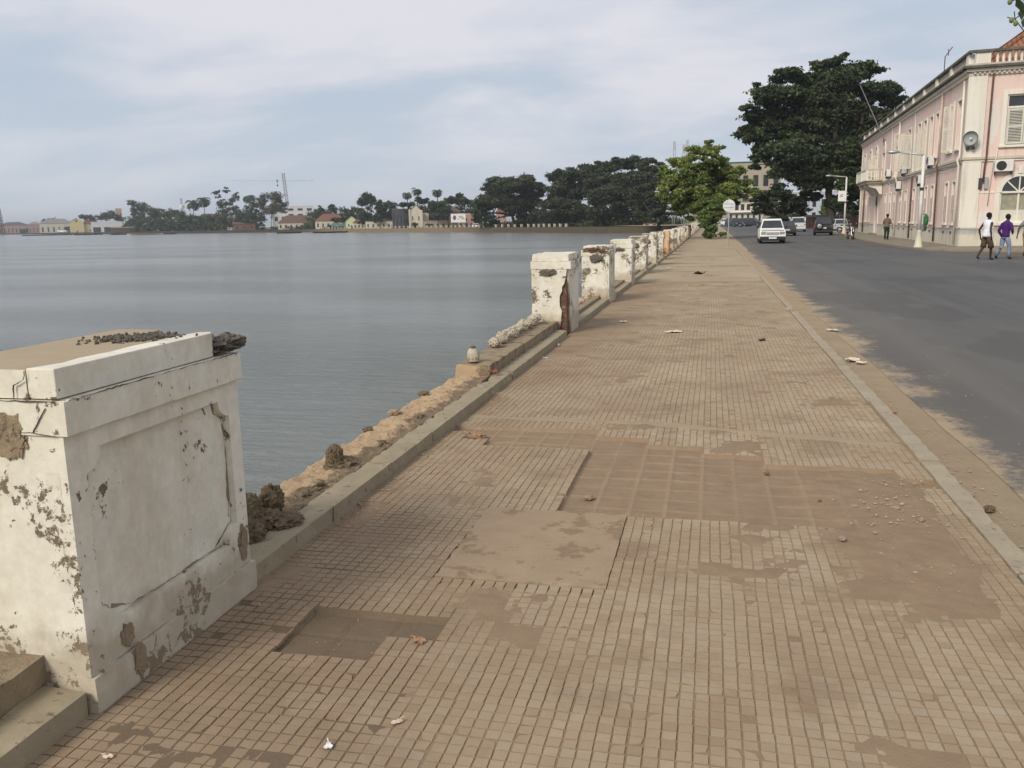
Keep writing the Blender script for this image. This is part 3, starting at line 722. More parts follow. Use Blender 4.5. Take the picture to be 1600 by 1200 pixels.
ribbon([(.165, fy-.001, 1.165), (.160, fy-.001, 1.135), (.12, fy-.001, 1.12), (.115, fy-.001, 1.075)], .0022, p1)
ribbon([(-.29, fy-.009, 1.068), (-.1, fy-.009, 1.071), (.27, fy-.009, 1.070)], .0018, p1, off=3)
ribbon([(-.05, fy-.009, .985), (.08, fy-.009, .97), (.19, fy-.009, .965), (.26, fy-.009, .958)], .0010, p1, off=5)
ribbon([(.18, fy-.009, .967), (.235, fy-.009, 1.05)], .0009, p1, off=8)
ribbon([(.3065, -.51, 1.071), (.3065, .1, 1.073), (.3065, .5, 1.071)], .0015, p1, 'X', off=9)
for pts, w in (([(.2515, .42, .80), (.2515, .445, .70), (.2515, .44, .50), (.2515, .42, .36)], .011), ([(.2515, .42, .33), (.2515, .30, .262), (.2515, .05, .255), (.2515, -.25, .262), (.2515, -.36, .30)], .008), ([(.2515, .20, .882), (.2515, .36, .878), (.2515, .37, .83), (.2515, .43, .80)], .010), ([(.2515, -.43, .36), (.2515, -.40, .33)], .012)):
    ribbon(pts, w, p1, 'X', off=w*900, nm='crumbling_edge', mat='ledge')
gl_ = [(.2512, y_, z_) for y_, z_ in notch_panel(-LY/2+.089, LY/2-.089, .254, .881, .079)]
M['grime_shade_line'] = plain('grime_and_shade', (.30, .26, .20), .95, .25, 30)
for k_ in range(4): ribbon(gl_[7*k_:7*k_+7]+[gl_[(7*k_+7) % 28]], .0042, p1, 'X', off=k_*7+20, nm='grime_shade_line', mat='grime_shade_line')  # dark outline: corner grime plus recess shade painted in so the panel stands out
ribbon([(.2815, -.50, .9565), (.2815, 0, .9565), (.2815, .51, .9565)], .0035, p1, 'X', off=71, nm='grime_shade_line', mat='grime_shade_line')  # shade of the cornice band drawn as a dark ribbon below it
for c_, r_, s_ in (((.281, -.33, .18), (.006, .035, .04), 51), ((.301, -.30, .07), (.006, .03, .06), 54), ((.281, .47, .22), (.005, .035, .07), 55)):
    rock(c_, r_, s_, 4, .5, 2.2).build('flaked_plaster', M['ledge'], p1)
rock((.085, -LY/2-.004, .955), (.06, .010, .075), 12, 4, .45, 2.2).build('flaked_plaster', M['ledge'], p1)
# second pillar: plaster gone from one corner
p2 = thing('balustrade_pillar', 'second white pillar along the sea wall, brown core bared at its eroded corner', 'pillar', (XP, 12.5+LY/2, zp(13)), 0, G_P)
pillar_parts(p2, 'plaster', True, True); cap_std(p2, 'plaster'); stub(p2, -.03, -LY/2, .905, (.12, .03, .055), 21)
ribbon([(.2645, -.40, .86), (.2645, -.22, .84), (.2645, -.14, .87), (.2645, -.10, .79)], .006, p2, 'X')
ribbon([(.294, -.42, 1.0), (.294, -.1, 1.03), (.294, .2, 1.0)], .005, p2, 'X', off=4)
# third: cap corner broken to red brick
p3 = thing('balustrade_pillar', 'third white pillar, top edge broken open to reddish core', 'pillar', (XP, 17.6+LY/2, zp(18)), 0, G_P)
pillar_parts(p3, 'plaster'); rough_box((-.272, -.42, 1.072), (.272, .50, 1.15), .05, .008, .06, 33).build('cap_slab', M['plaster'], p3)
stub(p3, -.08, -.50, 1.06, (.20, .05, .055), 35, 'brick_core', 'broken_cap_core'); stub(p3, .13, -.52, 1.05, (.09, .04, .03), 36, 'brick_core', 'broken_cap_core'); stub(p3, .02, -LY/2, .90, (.13, .05, .085), 37)
p4 = thing('balustrade_pillar', 'fourth white pillar from the camera, crisp pale cap slab', 'pillar', (XP, 22.7+LY/2, zp(23)), 0, G_P)
pillar_parts(p4, 'plaster', False); cap_std(p4, 'plaster', False); stub(p4, -.05, -LY/2, .92, (.14, .03, .03), 41)
proto = thing('balustrade_pillar', 'fifth white pillar from the camera, grey mottled face with a dark handrail stub', 'pillar', (XP, 27.8+LY/2, zp(28)), 0, G_P)
pillar_parts(proto, 'plaster_far', False); cap_std(proto, 'plaster_far', False); stub(proto, -.02, -LY/2, .88, (.09, .05, .08), 43)
ORD = 'sixth seventh eighth ninth tenth eleventh twelfth thirteenth fourteenth fifteenth sixteenth seventeenth eighteenth nineteenth twentieth twenty-first twenty-second twenty-third twenty-fourth twenty-fifth twenty-sixth twenty-seventh twenty-eighth twenty-ninth thirtieth thirty-first thirty-second thirty-third thirty-fourth thirty-fifth thirty-sixth thirty-seventh thirty-eighth thirty-ninth fortieth'.split()
def recol(root, matk):
    for c in root.children:
        if c.type == 'MESH' and c.name.split('.')[0] not in ('handrail_stub',):
            c.data = c.data.copy(); c.data.materials[0] = M[matk]
for i, w in enumerate(ORD):
    y = 32.9+5.1*i
    if y > 232: break
    lab = f'{w} white pillar from the camera along the receding sea wall'
    if i == 2: lab = 'orange stained pillar, eighth from the camera, its plaster worn'
    if i == 11: lab = 'dark brown pillar standing out in the receding white row'
    q = copy_tree(proto, (XP + .02*random.uniform(-1, 1), y+LY/2, zp(y)), 0, lab, (1, 1+.04*random.uniform(-1, 1), 1+.03*random.uniform(-1, 1)))
    if i == 2: recol(q, 'plaster_orange')
    if i == 11: recol(q, 'plaster_dark')
    q['group'] = G_P
# low broken rail runs between a few of the farther pillars
for i, y in enumerate([38.1, 43.2, 48.3, 53.4]):
    z = zp(y)
    o = rough_box((-2.40, y+1.06, z+.1), (-2.20, y+5.08, z+.28+.05*(i % 2)), .3, .03, .1, 80+i).build('broken_balustrade_base', M['ledge'], wall); o.location = (2.4, 0, 0); o['kind'] = 'part'
    del o['kind']
# ------------------------------------------------------------------ the pink corner house
HB = Vector((12.8, 50.5, -.105)); HA = R(-2.8)
house = thing('corner_house', 'long pink two storey colonial house with cream trim and roof balustrade beside the street', 'house', HB, HA)
FA = Matrix(((0, -1, 0, 0), (1, 0, 0, 0), (0, 0, 1, 0), (0, 0, 0, 1)))           # (u,n,z) of the long street facade
a_ = R(-5.2); du = Vector((math.cos(a_), math.sin(a_), 0)); dn = Vector((math.sin(a_), -math.cos(a_), 0))
FB = Matrix(((du.x, dn.x, 0, 0), (du.y, dn.y, 0, 0), (0, 0, 1, 0), (0, 0, 0, 1)))    # the end facade facing the camera
HW = Matrix.Translation(HB) @ Matrix.Rotation(HA, 4, 'Z')
LEN, WID = 48.0, 15.0
def mb(F): b = MB(); b.m = F; return b
def wall_cells(F, L, z0, z1, ops, mat, nm='wall', n0=-.3, n1=0):
    us = sorted({0, L} | {o[0] for o in ops} | {o[1] for o in ops}); zs = sorted({z0, z1} | {o[2] for o in ops} | {o[3] for o in ops})
    b = mb(F)
    for u0, u1 in zip(us[:-1], us[1:]):
        for w0, w1 in zip(zs[:-1], zs[1:]):
            c = ((u0+u1)/2, (w0+w1)/2)
            if w0 < z0 or w1 > z1 or any(o[0] < c[0] < o[1] and o[2] < c[1] < o[3] for o in ops): continue
            b.quad((u0, n1, w0), (u1, n1, w0), (u1, n1, w1), (u0, n1, w1))
    for o in ops:
        u0, u1, w0, w1 = o[:4]
        for q in (((u0, n1, w0), (u0, n0, w0), (u0, n0, w1), (u0, n1, w1)), ((u1, n1, w0), (u1, n0, w0), (u1, n0, w1), (u1, n1, w1)), ((u0, n1, w0), (u1, n1, w0), (u1, n0, w0), (u0, n0, w0)), ((u0, n1, w1), (u1, n1, w1), (u1, n0, w1), (u0, n0, w1))): b.quad(*q)
    return b.build(nm, mat, house)
opsA = []; UW = [(1.45, 2.45, 'half'), (3.45, 4.55, 'open'), (7.6, 8.5, 'glass'), (9.5, 10.4, 'glass'), (11.6, 12.5, 'tall'), (13.7, 14.6, 'tall'), (17.6, 18.6, 'shut'), (23.0, 24.6, 'arch'), (30.4, 32.0, 'arch'), (35.4, 37.0, 'archopen'), (39.6, 41.2, 'arch'), (44.4, 45.6, 'shut')]
LWn = [1.6, 3.6, 7.8, 9.9, 12.0, 14.4, 17.8, 20.2, 23.2, 25.6, 28.2, 39.2, 41.8, 44.6]
for u0, u1, k in UW: opsA.append((u0, u1, 4.62 if k in ('tall', 'arch', 'archopen') else 5.15, 7.65 if 'arch' not in k else 7.0))
for u in LWn: opsA.append((u, u+.8, 1.2, 3.4))
opsA.append((33.3, 35.2, .15, 2.6))
opsB = [(1.75, 3.35, 5.12, 7.6), (1.75, 3.45, 1.2, 2.75), (6.0, 7.6, 5.12, 7.6), (6.0, 7.7, 1.2, 2.75), (10.2, 11.8, 5.12, 7.6), (10.2, 11.9, 1.2, 2.75)]
wall_cells(FA, LEN, .0, 8.8, opsA, M['pink']); wall_cells(FB, WID, .0, 8.8, opsB, M['pink'])
MB().add([(WID*du.x, WID*du.y, 0), (WID, LEN, 0), (0, LEN, 0), (WID*du.x, WID*du.y, 8.8), (WID, LEN, 8.8), (0, LEN, 8.8)], [(0, 1, 4, 3), (1, 2, 5, 4)]).build('rear_wall', M['pink'], house)
MB().add([(0.3, 0.6, 8.79), (WID*du.x, WID*du.y+.6, 8.79), (WID, LEN, 8.79), (0.3, LEN, 8.79)], [(0, 1, 2, 3)]).build('roof_deck', M['grime'], house)
# dark interior behind the windows
MB().box(.32, WID-.5, .5, LEN-.4, .05, 8.7).build('interior', M['dark'], house)
def band(F, L, z0, z1, n, mat, nm, u0=-.0, gaps=()):
    b = mb(F); 
    us = [u0] + [g for gp in gaps for g in gp] + [L]
    for i in range(0, len(us), 2): b.box(us[i], us[i+1], .002, n, z0, z1)
    return b.build(nm, mat, house, bevel=.015)
for F, L, g in ((FA, LEN, ((33.1, 35.4),)), (FB, WID, ())):
    band(F, L, 0, .9, .05, M['dado'], 'base_course', gaps=g)
    band(F, L, .9, .96, .07, M['trim_dirty'], 'base_moulding', gaps=g)
    band(F, L, 4.33, 4.44, .08, M['trim'], 'string_course', -.08); band(F, L, 4.44, 4.58, .15, M['trim_dirty'], 'string_course', -.15)
    band(F, L, 8.62, 8.8, .10, M['trim'], 'cornice', -.10); band(F, L, 8.8, 8.95, .24, M['trim'], 'cornice', -.24); band(F, L, 8.95, 9.08, .42, M['grime'], 'cornice_edge', -.42)
    for i in range(68 if L < 20 else 0): b = mb(F); b.box(.1+i*.22, .2+i*.22, .1, .2, 8.68, 8.78); b.build('dentil', M['trim_dirty'], house)
    band(F, L, 9.08, 9.2, .16, M['trim_dirty'], 'parapet_base', -.1)
    band(F, L, 9.72, 9.86, .20, M['grime'], 'coping', -.14)
# parapet: solid panels on the street side, balusters on the end
b = mb(FA); b.box(.9, LEN, -.1, .02, 9.2, 9.72); b.build('parapet_panel', M['trim_dirty'], house)
for i in range(12):
    u = .45+4.15*i; b = mb(FA); b.box(u-.3, u+.3, -.14, .14, 9.19, 9.73); b.build('parapet_pedestal', M['trim'], house, bevel=.02)
for u in (.5, 4.8, 9.0): b = mb(FB); b.box(u-.34 if u > 1 else .15, u+.34, -.14, .12, 9.19, 9.73); b.build('parapet_pedestal', M['trim'], house, bevel=.02)
for u0, u1 in ((1.0, 4.3), (5.3, 8.5), (9.5, 14)):
    k = 0
    while u0+.14+.27*k < u1:
        b = mb(FB); b.lathe([(.07, 9.2), (.085, 9.24), (.05, 9.3), (.085, 9.44), (.05, 9.6), (.075, 9.66), (.075, 9.72)], 8, (u0+.14+.27*k, 0, 0)); b.build('baluster', M['trim'], house, smooth=True); k += 1
# corner pilaster and narrow pilasters
b = mb(FB); b.box(-.10, .78, .0, .07, .96, 8.62); b.build('corner_pilaster', M['trim'], house, bevel=.02)
b = mb(FA); b.box(-.07, .35, .0, .07, .96, 8.62); b.build('corner_pilaster', M['trim'], house, bevel=.02)
for u in (7.0, 16.2, 26.9, 47.6): b = mb(FA); b.box(u-.2, u+.2, 0, .06, .96, 4.33); b.box(u-.2, u+.2, 0, .06, 4.58, 8.62); b.build('pilaster', M['trim'], house, bevel=.015)
def leaf(F, c, w, z0, z1, ang, side, nm='shutter', mat='shutter'):
    """louvred leaf hinged at u=c; ang 0 = closed flat, 90 = straight out"""
    a = R(ang); e = Vector((side*math.cos(a), math.sin(a), 0)); t = Vector((-e.y, e.x, 0))*.02
    b = mb(F)
    def bar(p0, p1, h0, h1, th=1):
        q0 = Vector((c, .03, 0))+e*p0; q1 = Vector((c, .03, 0))+e*p1; s = t*th
        vs = [q0-s, q1-s, q1+s, q0+s]; vs = [(v.x, v.y, h0) for v in vs]+[(v.x, v.y, h1) for v in vs]
        b.add(vs, [(0, 3, 2, 1), (4, 5, 6, 7), (0, 1, 5, 4), (1, 2, 6, 5), (2, 3, 7, 6), (3, 0, 4, 7)])
    bar(0, .07, z0, z1); bar(w-.07, w, z0, z1); mz = (z0+z1)/2
    for z in (z0, mz-.04, z1-.08): bar(.07, w-.07, z, z+.08)
    z = z0+.1
    while z < z1-.1:
        bar(.07, w-.07, z, z+.035, .5); z += .075
    b.build(nm, M[mat], house)
def surround(F, u0, u1, z0, z1, w=.14, sill=True):
    b = mb(F); b.box(u0-w, u0, .0, .06, z0, z1+w); b.box(u1, u1+w, .0, .06, z0, z1+w); b.box(u0, u1, .0, .06, z1, z1+w)
    if sill: b.box(u0-w-.06, u1+w+.06, .0, .14, z0-.12, z0)
    b.build('window_surround', M['trim'], house, bevel=.012)
def window(F, u0, u1, z0, z1, tr=.65, n=-.16, glass='glass', mull=True, panes=1):
    b = mb(F); c = (u0+u1)/2
    b.box(u0, u0+.07, n, n+.06, z0, z1); b.box(u1-.07, u1, n, n+.06, z0, z1); b.box(u0+.07, u1-.07, n, n+.06, z1-.07, z1); b.box(u0+.07, u1-.07, n, n+.06, z0, z0+.08)
    if tr: b.box(u0+.07, u1-.07, n, n+.07, z1-tr-.05, z1-tr+.05)
    if mull: b.box(c-.045, c+.045, n, n+.065, z0+.08, z1-.07)
    fr = b.build('window_frame', M['trim'], house)
    g = mb(F); g.quad((u0, n-.01, z0), (u1, n-.01, z0), (u1, n-.01, z1), (u0, n-.01, z1)); g.build('pane', M[glass], fr)
    return fr
def arch_fill(F, u0, u1, zs, r, nm='arch_surround', w=.16):
    c = (u0+u1)/2; b = mb(F); N = 14
    for i in range(N):
        a0, a1 = math.pi*i/N, math.pi*(i+1)/N
        p = [(c+rr*math.cos(a), zs+rr*math.sin(a)) for rr, a in ((r, a0), (r+w, a0), (r+w, a1), (r, a1))]
        b.prism(p, 'XZ', .0, .07)
    return b.build(nm, M['trim'], house)
def arch_glass(F, u0, u1, zs, r):
    """half-round light set just proud of the wall face, dark glass with radiating bars"""
    c = (u0+u1)/2; g = mb(F); g.prism([(c+r*math.cos(math.pi*i/16), zs+r*math.sin(math.pi*i/16)) for i in range(17)], 'XZ', .003, .012); go = g.build('arched_light', M['glass'], house)
    b = mb(F)
    for a in (45, 90, 135):
        a = R(a); e = Vector((math.cos(a), 0, math.sin(a))); s = Vector((-math.sin(a), 0, math.cos(a)))*.03
        q = [Vector((c, .012, zs))+s, Vector((c, .012, zs))-s, Vector((c, .012, zs))+e*r-s, Vector((c, .012, zs))+e*r+s]
        vs = [tuple(v) for v in q]+[(v.x, .035, v.z) for v in q]; b.add(vs, [(0, 1, 2, 3), (4, 5, 6, 7), (0, 1, 5, 4), (1, 2, 6, 5), (2, 3, 7, 6), (3, 0, 4, 7)])
    b.box(u0, u1, .012, .05, zs-.04, zs+.05); b.build('glazing_bars', M['trim'], go)
for u0, u1, k in UW:
    z0 = 4.62 if k in ('tall', 'arch', 'archopen') else 5.15; z1 = 7.65 if 'arch' not in k else 7.0
    if 'arch' in k:
        r = (u1-u0)/2; arch_fill(FA, u0, u1, z1, r); arch_glass(FA, u0, u1, z1, r)
        b = mb(FA); b.box(u0-.14, u0, 0, .06, z0, z1); b.box(u1, u1+.14, 0, .06, z0, z1); b.build('window_surround', M['trim'], house)
        window(FA, u0, u1, z0, z1, 0, glass='glassc')
        if k == 'archopen': leaf(FA, u0, .55, z0+.5, z1, 90, 1); leaf(FA, u1+1.4, .5, z0+.5, z1-.2, 80, -1)
    else:
        surround(FA, u0, u1, z0, z1); window(FA, u0, u1, z0, z1, glass='glass' if k in ('open', 'tall') else 'glassc')
        if k == 'open': leaf(FA, u0, .22, z0, z1, 88, 1); leaf(FA, u1, .32, z0, z1, 75, 1)
        if k == 'shut': leaf(FA, u0, .5, z0, z1-.6, 4, 1); leaf(FA, u1, .5, z0, z1-.6, 4, -1)
        if k == 'tall': leaf(FA, u0, .2, z0, z1-.55, 98, 1); leaf(FA, u1, .2, z0, z1-.55, 82, 1)
leaf(FA, 16.9, .75, 4.9, 7.2, 80, 1); leaf(FA, 20.4, .75, 4.9, 7.6, 80, -1)
M['pinkshut'] = plain('pink_closed_shutter', (.60, .47, .41), .8, .12, 3)
for u in LWn:
    surround(FA, u, u+.8, 1.2, 3.4, .11); leaf(FA, u+.01, .39, 1.2, 2.7, 2, 1, mat='pinkshut'); leaf(FA, u+.79, .39, 1.2, 2.7, 2, -1, mat='pinkshut')
    b = mb(FA); b.box(u, u+.8, -.12, -.05, 2.7, 3.4); b.build('blind_panel', M['pinkshut'], house)
    b = mb(FA); b.box(u+.2, u+.62, .051, .056, .62, .76); b.build('vent', M['dark'], house)
# arched street door
arch_fill(FA, 33.3, 35.2, 2.6, .95); b = mb(FA); b.box(33.14, 33.3, 0, .07, 0, 2.6); b.box(35.2, 35.36, 0, .07, 0, 2.6); b.build('door_surround', M['trim'], house)
g = mb(FA); g.prism([(34.25+.95*math.cos(math.pi*i/16), 2.6+.95*math.sin(math.pi*i/16)) for i in range(17)], 'XZ', .003, .012); g.build('door_light', M['plastic'], house)
b = mb(FA); b.box(33.3, 34.22, -.2, -.12, .15, 2.6); b.box(34.28, 35.2, -.2, -.12, .15, 2.6); b.build('door', plain('grey_door', (.30, .29, .27), .7), house)
b = mb(FA); b.box(33.1, 35.4, .05, .45, 0, .15); b.build('doorstep', M['walk2'], house, bevel=.02)
# balcony
b = mb(FA); b.box(30.6, 37.9, .15, 1.35, 4.40, 4.60); b.box(30.4, 38.1, .15, 1.5, 4.60, 4.70); b.build('balcony_slab', M['trim_dirty'], house, bevel=.03)
for u in (30.9, 34.0, 37.3): b = mb(FA); b.prism([(0.05, 3.45), (.25, 3.5), (.55, 3.95), (1.15, 4.15), (1.25, 4.40), (.05, 4.40)], 'YZ', u, u+.28); b.build('bracket', M['trim'], house, bevel=.03)
b = mb(FA); b.box(30.5, 38, 1.28, 1.46, 5.50, 5.62); b.box(30.5, 30.68, .1, 1.28, 5.50, 5.62); b.box(37.82, 38, .1, 1.28, 5.50, 5.62); b.build('balcony_rail', M['trim_dirty'], house, bevel=.02)
for u in (30.5, 34.1, 37.8): b = mb(FA); b.box(u, u+.22, 1.26, 1.48, 4.70, 5.50); b.build('balcony_pedestal', M['trim'], house)
for i in range(12): b = mb(FA); b.lathe([(.06, 4.7), (.08, 4.78), (.045, 4.9), (.085, 5.1), (.045, 5.35), (.07, 5.5)], 6, (30.95+.27*i+(.0 if i < 11 else .1), 1.37, 0)); b.build('balcony_baluster', M['trim'], house, smooth=True)
for i in range(4): b = mb(FA); b.lathe([(.06, 4.7), (.08, 4.78), (.045, 4.9), (.085, 5.1), (.045, 5.35), (.07, 5.5)], 6, (30.59, .2+.27*i, 0)); b.build('balcony_baluster', M['trim'], house, smooth=True)
b = mb(FA); b.box(34.4, 37.7, 1.33, 1.41, 4.75, 5.45); b.build('balcony_panel', M['trim'], house, bevel=.02)
# end facade
for i in range(3):
    u0, u1 = opsB[2*i][:2]; surround(FB, u0, u1, 5.12, 7.6, .22); window(FB, u0, u1, 5.12, 7.6, .62, -.1)
    leaf(FB, u0+.06, (u1-u0)/2-.08, 5.17, 6.9, 0, 1); leaf(FB, u1-.06, (u1-u0)/2-.08, 5.17, 6.9, 0, -1)
    u0, u1 = opsB[2*i+1][:2]; r = (u1-u0)/2; arch_fill(FB, u0, u1, 2.75, r-.06, w=.26); arch_glass(FB, u0+.06, u1-.06, 2.75, r-.06)
    window(FB, u0, u1, 1.2, 2.75, 0, -.08, 'glassc'); b = mb(FB); b.box(u0-.2, u1+.2, 0, .18, 1.06, 1.2); b.box(u0-.24, u0, 0, .06, 1.2, 2.75); b.box(u1, u1+.24, 0, .06, 1.2, 2.75); b.box(u0+r-.12, u0+r+.12, .02, .12, 3.68, 4.05); b.build('window_surround', M['trim'], house, bevel=.015)
    b = mb(FB); b.box(u0+.08, u1-.08, -.078, -.03, 1.25, 1.85); b.build('lower_blind', M['shutter'], house)
M['grey'] = plain('weathered_grey', (.34, .35, .35), .7, .1, 8)
band(FB, 1.5, 2.72, 2.82, .03, M['trim'], 'impost_band', .8)
def patch(F, c, r, seed, nm='whitewash_patch', mat='white'):
    b = mb(F); pts = []
    for i in range(28):
        a = 2*math.pi*i/28; k = 1+.35*fbm(math.cos(a)*1.3+seed, math.sin(a)*1.3, 1, 4); pts.append((c[0]+r[0]*k*math.cos(a), c[1]+r[1]*k*math.sin(a)))
    b.prism(pts, 'XZ', .001, .006); return b.build(nm, M[mat], house)
M['patchw'] = m_facade('scraped_plaster', (.70, .63, .57), (.72, .68, .62))
patch(FB, (1.22, 6.3), (.22, 1.05), 3, mat='patchw'); patch(FB, (1.15, 1.42), (.42, .40), 8, mat='patchw')
# pipes and cables
M['pinkpipe'] = plain('pink_pipe', (.55, .40, .34), .7)
def pipe(F, pts, r, nm, mat): b = mb(F); b.tube(pts, r, 8); return b.build(nm, M[mat], house, smooth=True)
pipe(FB, [(1.0, .20, 9.0), (1.0, .12, 8.5), (.97, .12, 5), (.96, .20, 4.5), (.93, .12, 4.2), (.9, .12, 3.3)], .045, 'downpipe', 'rust')
pipe(FB, [(1.45, .06, 5.0), (1.42, .2, 4.5), (1.3, .06, 4.2), (1.2, .06, 2.1)], .025, 'conduit', 'trim')
pipe(FA, [(.72, .14, 8.5), (.72, .12, 4.7), (.72, .22, 4.5), (.72, .14, 4.2), (.72, .14, .1)], .055, 'downpipe', 'trim')
pipe(FA, [(6.4, .14, 8.6), (6.4, .14, 4.7)], .05, 'downpipe', 'pinkpipe'); pipe(FA, [(6.4, .14, 4.7), (6.4, .22, 4.5), (6.4, .14, 4.2), (6.4, .14, .1)], .05, 'downpipe', 'rust')
pipe(FA, [(22.2, .14, 8.6), (22.2, .14, 4.7), (22.2, .22, 4.5), (22.2, .14, 4.2), (22.2, .14, .1)], .06, 'downpipe', 'trim')
pipe(FA, [(15.6, .10, 4.3), (15.6, .10, .1)], .06, 'downpipe', 'rust'); pipe(FA, [(43.3, .14, 4.3), (43.3, .14, .1)], .07, 'downpipe', 'rust'); pipe(FA, [(10.9, .10, 4.3), (10.9, .10, .1)], .03, 'conduit', 'dark')
pipe(FA, [(.5, .10, 4.25)]+[(i, .10, 4.22-.06*abs(math.sin(i*1.1))) for i in range(2, 28)], .018, 'cable', 'dark')
b = mb(FB); b.box(.70, .86, .02, .14, 2.95, 3.5); b.build('meter_box', M['dark'], house); b = mb(FB); b.box(.98, 1.14, .02, .14, 2.95, 3.55); b.build('meter_box', M['metal'], house)
# tiled hip roof behind the parapet
e = .65; h = 4.3; k = h/math.tan(R(38))
P = [(e, e-.2), (WID-e, e-1.4), (WID-e, LEN-e), (e, LEN-e)]
r0 = (WID/2, WID/2); r1 = (WID/2, LEN-WID/2)
h = (WID/2-e)*math.tan(R(36))
MB().add([(x, y, 9.25) for x, y in P] + [(*r0, 9.3+h), (*r1, 9.3+h)], [(0, 1, 4), (1, 2, 5, 4), (2, 3, 5), (3, 0, 4, 5)]).build('roof', M['roof'], house)
hb = MB()
for a, c in (((*P[0], 9.27), (*r0, 9.32+h)), ((*P[1], 9.27), (*r0, 9.32+h)), ((*r0, 9.32+h), (*r1, 9.32+h))): hb.tube([a, c], .12, 6)
hb.build('ridge_tiles', M['roof'], house)
# objects fixed to the house but things of their own
def place(F, u, n, z): return HW @ F @ Vector((u, n, z))
def aircon(F, u, z, label, yaw):
    t = thing('air_conditioner', label, 'air conditioner', place(F, u, .22, z), yaw, 'air conditioner units on the pink house')
    MB().box(-.42, .42, -.16, .16, .02, .58).build('casing', M['polewhite'], t, bevel=.02)
    MB().lathe([(.22, -.175), (.24, -.165), (.05, -.165), (.0, -.165)], 18, (-.12, 0, .30), 'Y').build('fan_grille', M['plastic'], t)
    MB().box(-.40, -.36, -.1, .2, -.14, .019).build('bracket', M['dark'], t); MB().box(.36, .40, -.1, .2, -.14, .019).build('bracket', M['dark'], t)
yA = HA - math.pi/2; yB = HA + a_
aircon(FB, 2.2-.1, 3.42 if False else 3.55, 'air conditioner beside the arched window on the end wall', yB) if False else None
acb = [(FB, 1.78, 3.78, 'air conditioner above the arched window on the pink end wall', yB), (FA, 8.4, 4.62, 'air conditioner on the string course beside the dark rusty pipe', yA), (FA, 11.6, 3.65, 'air conditioner under the string course right of the nearer street lamp', yA), (FA, 18.6, 4.62, 'pale air conditioner on a bracket left of the nearer street lamp', yA), (FA, 20.9, 3.6, 'grimy air conditioner low under the string course', yA), (FA, 26.6, 4.75, 'small air conditioner nearest the balcony', yA)]
for a in acb: aircon(*a)
t = thing('loudspeaker', 'round grey horn loudspeaker on the corner pilaster of the pink house', 'loudspeaker', place(FB, .25, .12, 5.25), HA+R(-25))
MB().lathe([(.36, -.34), (.37, -.32), (.30, -.22), (.16, -.12), (.07, -.02), (.0, -.02)], 24, (0, 0, .25), 'Y', False).build('horn', M['grey'], t, smooth=True)
MB().lathe([(.33, -.30), (.29, -.22), (.15, -.13), (.0, -.12)], 24, (0, 0, .25), 'Y', False).build('horn_mouth', M['grey'], t, smooth=True)
MB().lathe([(.05, -.30), (.05, -.10), (.0, -.10)], 12, (0, 0, .25), 'Y').build('driver', M['polewhite'], t)
b = MB(); b.tube([(0, 0, .2), (0, -.05, -.1), (-.14, -.12, -.22)], .025, 8); b.tube([(0, 0, .2), (.12, -.05, -.1)], .025, 8); b.build('bracket', M['dark'], t)
for sx in (-.17, .10): MB().lathe([(.06, -.2), (.09, -.16), (.09, -.06), (.03, -.02)], 12, (sx, 0, -.22), 'Y').build('small_lamp', M['dark'], t)
pb = place(FA, 31.2, .05, 7.95); tip = at(1344, 133, (pb-Vector((0, 0, CAMH))).dot(_fw)-1.5)
t = thing('flagpole', 'bare slanting flagpole over the balcony of the pink house', 'flagpole', pb); MB().tube([(0, 0, 0), tuple(tip-pb)], [.05, .03], 8).build('pole', M['metal'], t)
MB().box(-.1, .1, -.1, .1, -.15, .1).build('socket', M['dark'], t)
t = thing('roof_antenna', 'thin bent antenna mast on the roof parapet of the pink house', 'antenna', place(FA, 8.4, -.2, 9.8)); MB().tube([(0, 0, 0), (0, 0, 1.15), (.25, -.5, 1.6)], .028, 6).build('mast', M['dark'], t)
MB().tube([(.15, -.1, 1.2), (.05, -.5, 1.5)], .02, 6).build('crossbar', M['dark'], t)

# ------------------------------------------------------------------ street furniture
M['lampbase'] = m_facade('cream_lamp_base', (.66, .61, .47), (.5, .45, .36))
def lamp_post(base, h, arm, label, banner=None, arm_z=0, armv=(-1, 0, 0), flare=True):
    t = thing('street_lamp', label, 'street lamp', base, 0, 'street lamps along the far pavement')
    if flare: MB().lathe([(.22, -.2), (.22, .05), (.19, .10), (.15, .45), (.10, .75), (.115, .80), (.10, .85), (.085, 1.0)], 16).build('base', M['lampbase'], t, smooth=True)
    MB().lathe([(.10, .9 if flare else 0), (.085, h*.5), (.07, h)], 14).build('pole', M['polewhite'], t, smooth=True)
    if flare: MB().lathe([(.105, 2.95), (.105, 3.1)], 14).build('collar', M['dark'], t)
    av = Vector(armv); b = MB(); b.tube([(0, 0, h-.02), tuple(av*.12+Vector((0, 0, h+.03))), tuple(av*arm+Vector((0, 0, h+arm_z)))], [.06, .05, .035], 8); b.build('arm', M['metal'], t, smooth=True)
    e = av*arm+Vector((0, 0, h+arm_z)); s = av*.45
    MB().tube([tuple(e-s*.3), tuple(e), tuple(e+s*.6), tuple(e+s)], [.05, .09, .10, .03], 8).build('lamp_head', M['metal'], t, smooth=True)
    if banner:
        w, z0, z1 = banner; f = MB().box(-.09-w, -.09, -.015, .015, z0, z1).build('banner', M['white'], t)
        zc = (z0+z1)/2; b = MB()
        for k, (dx, dz, l) in enumerate(((.02, .10, .34), (-.04, .0, .30), (0, -.10, .3))):
            x = -.09-w/2+dx; b.add([(x-l/2, -.019, zc+dz-.02), (x+l/2, -.019, zc+dz+.03), (x+l/2, -.019, zc+dz+.07), (x-l/2, -.019, zc+dz+.02)], [(0, 1, 2, 3)])
        b.build('banner_mark', M['dark'], f)
    return t
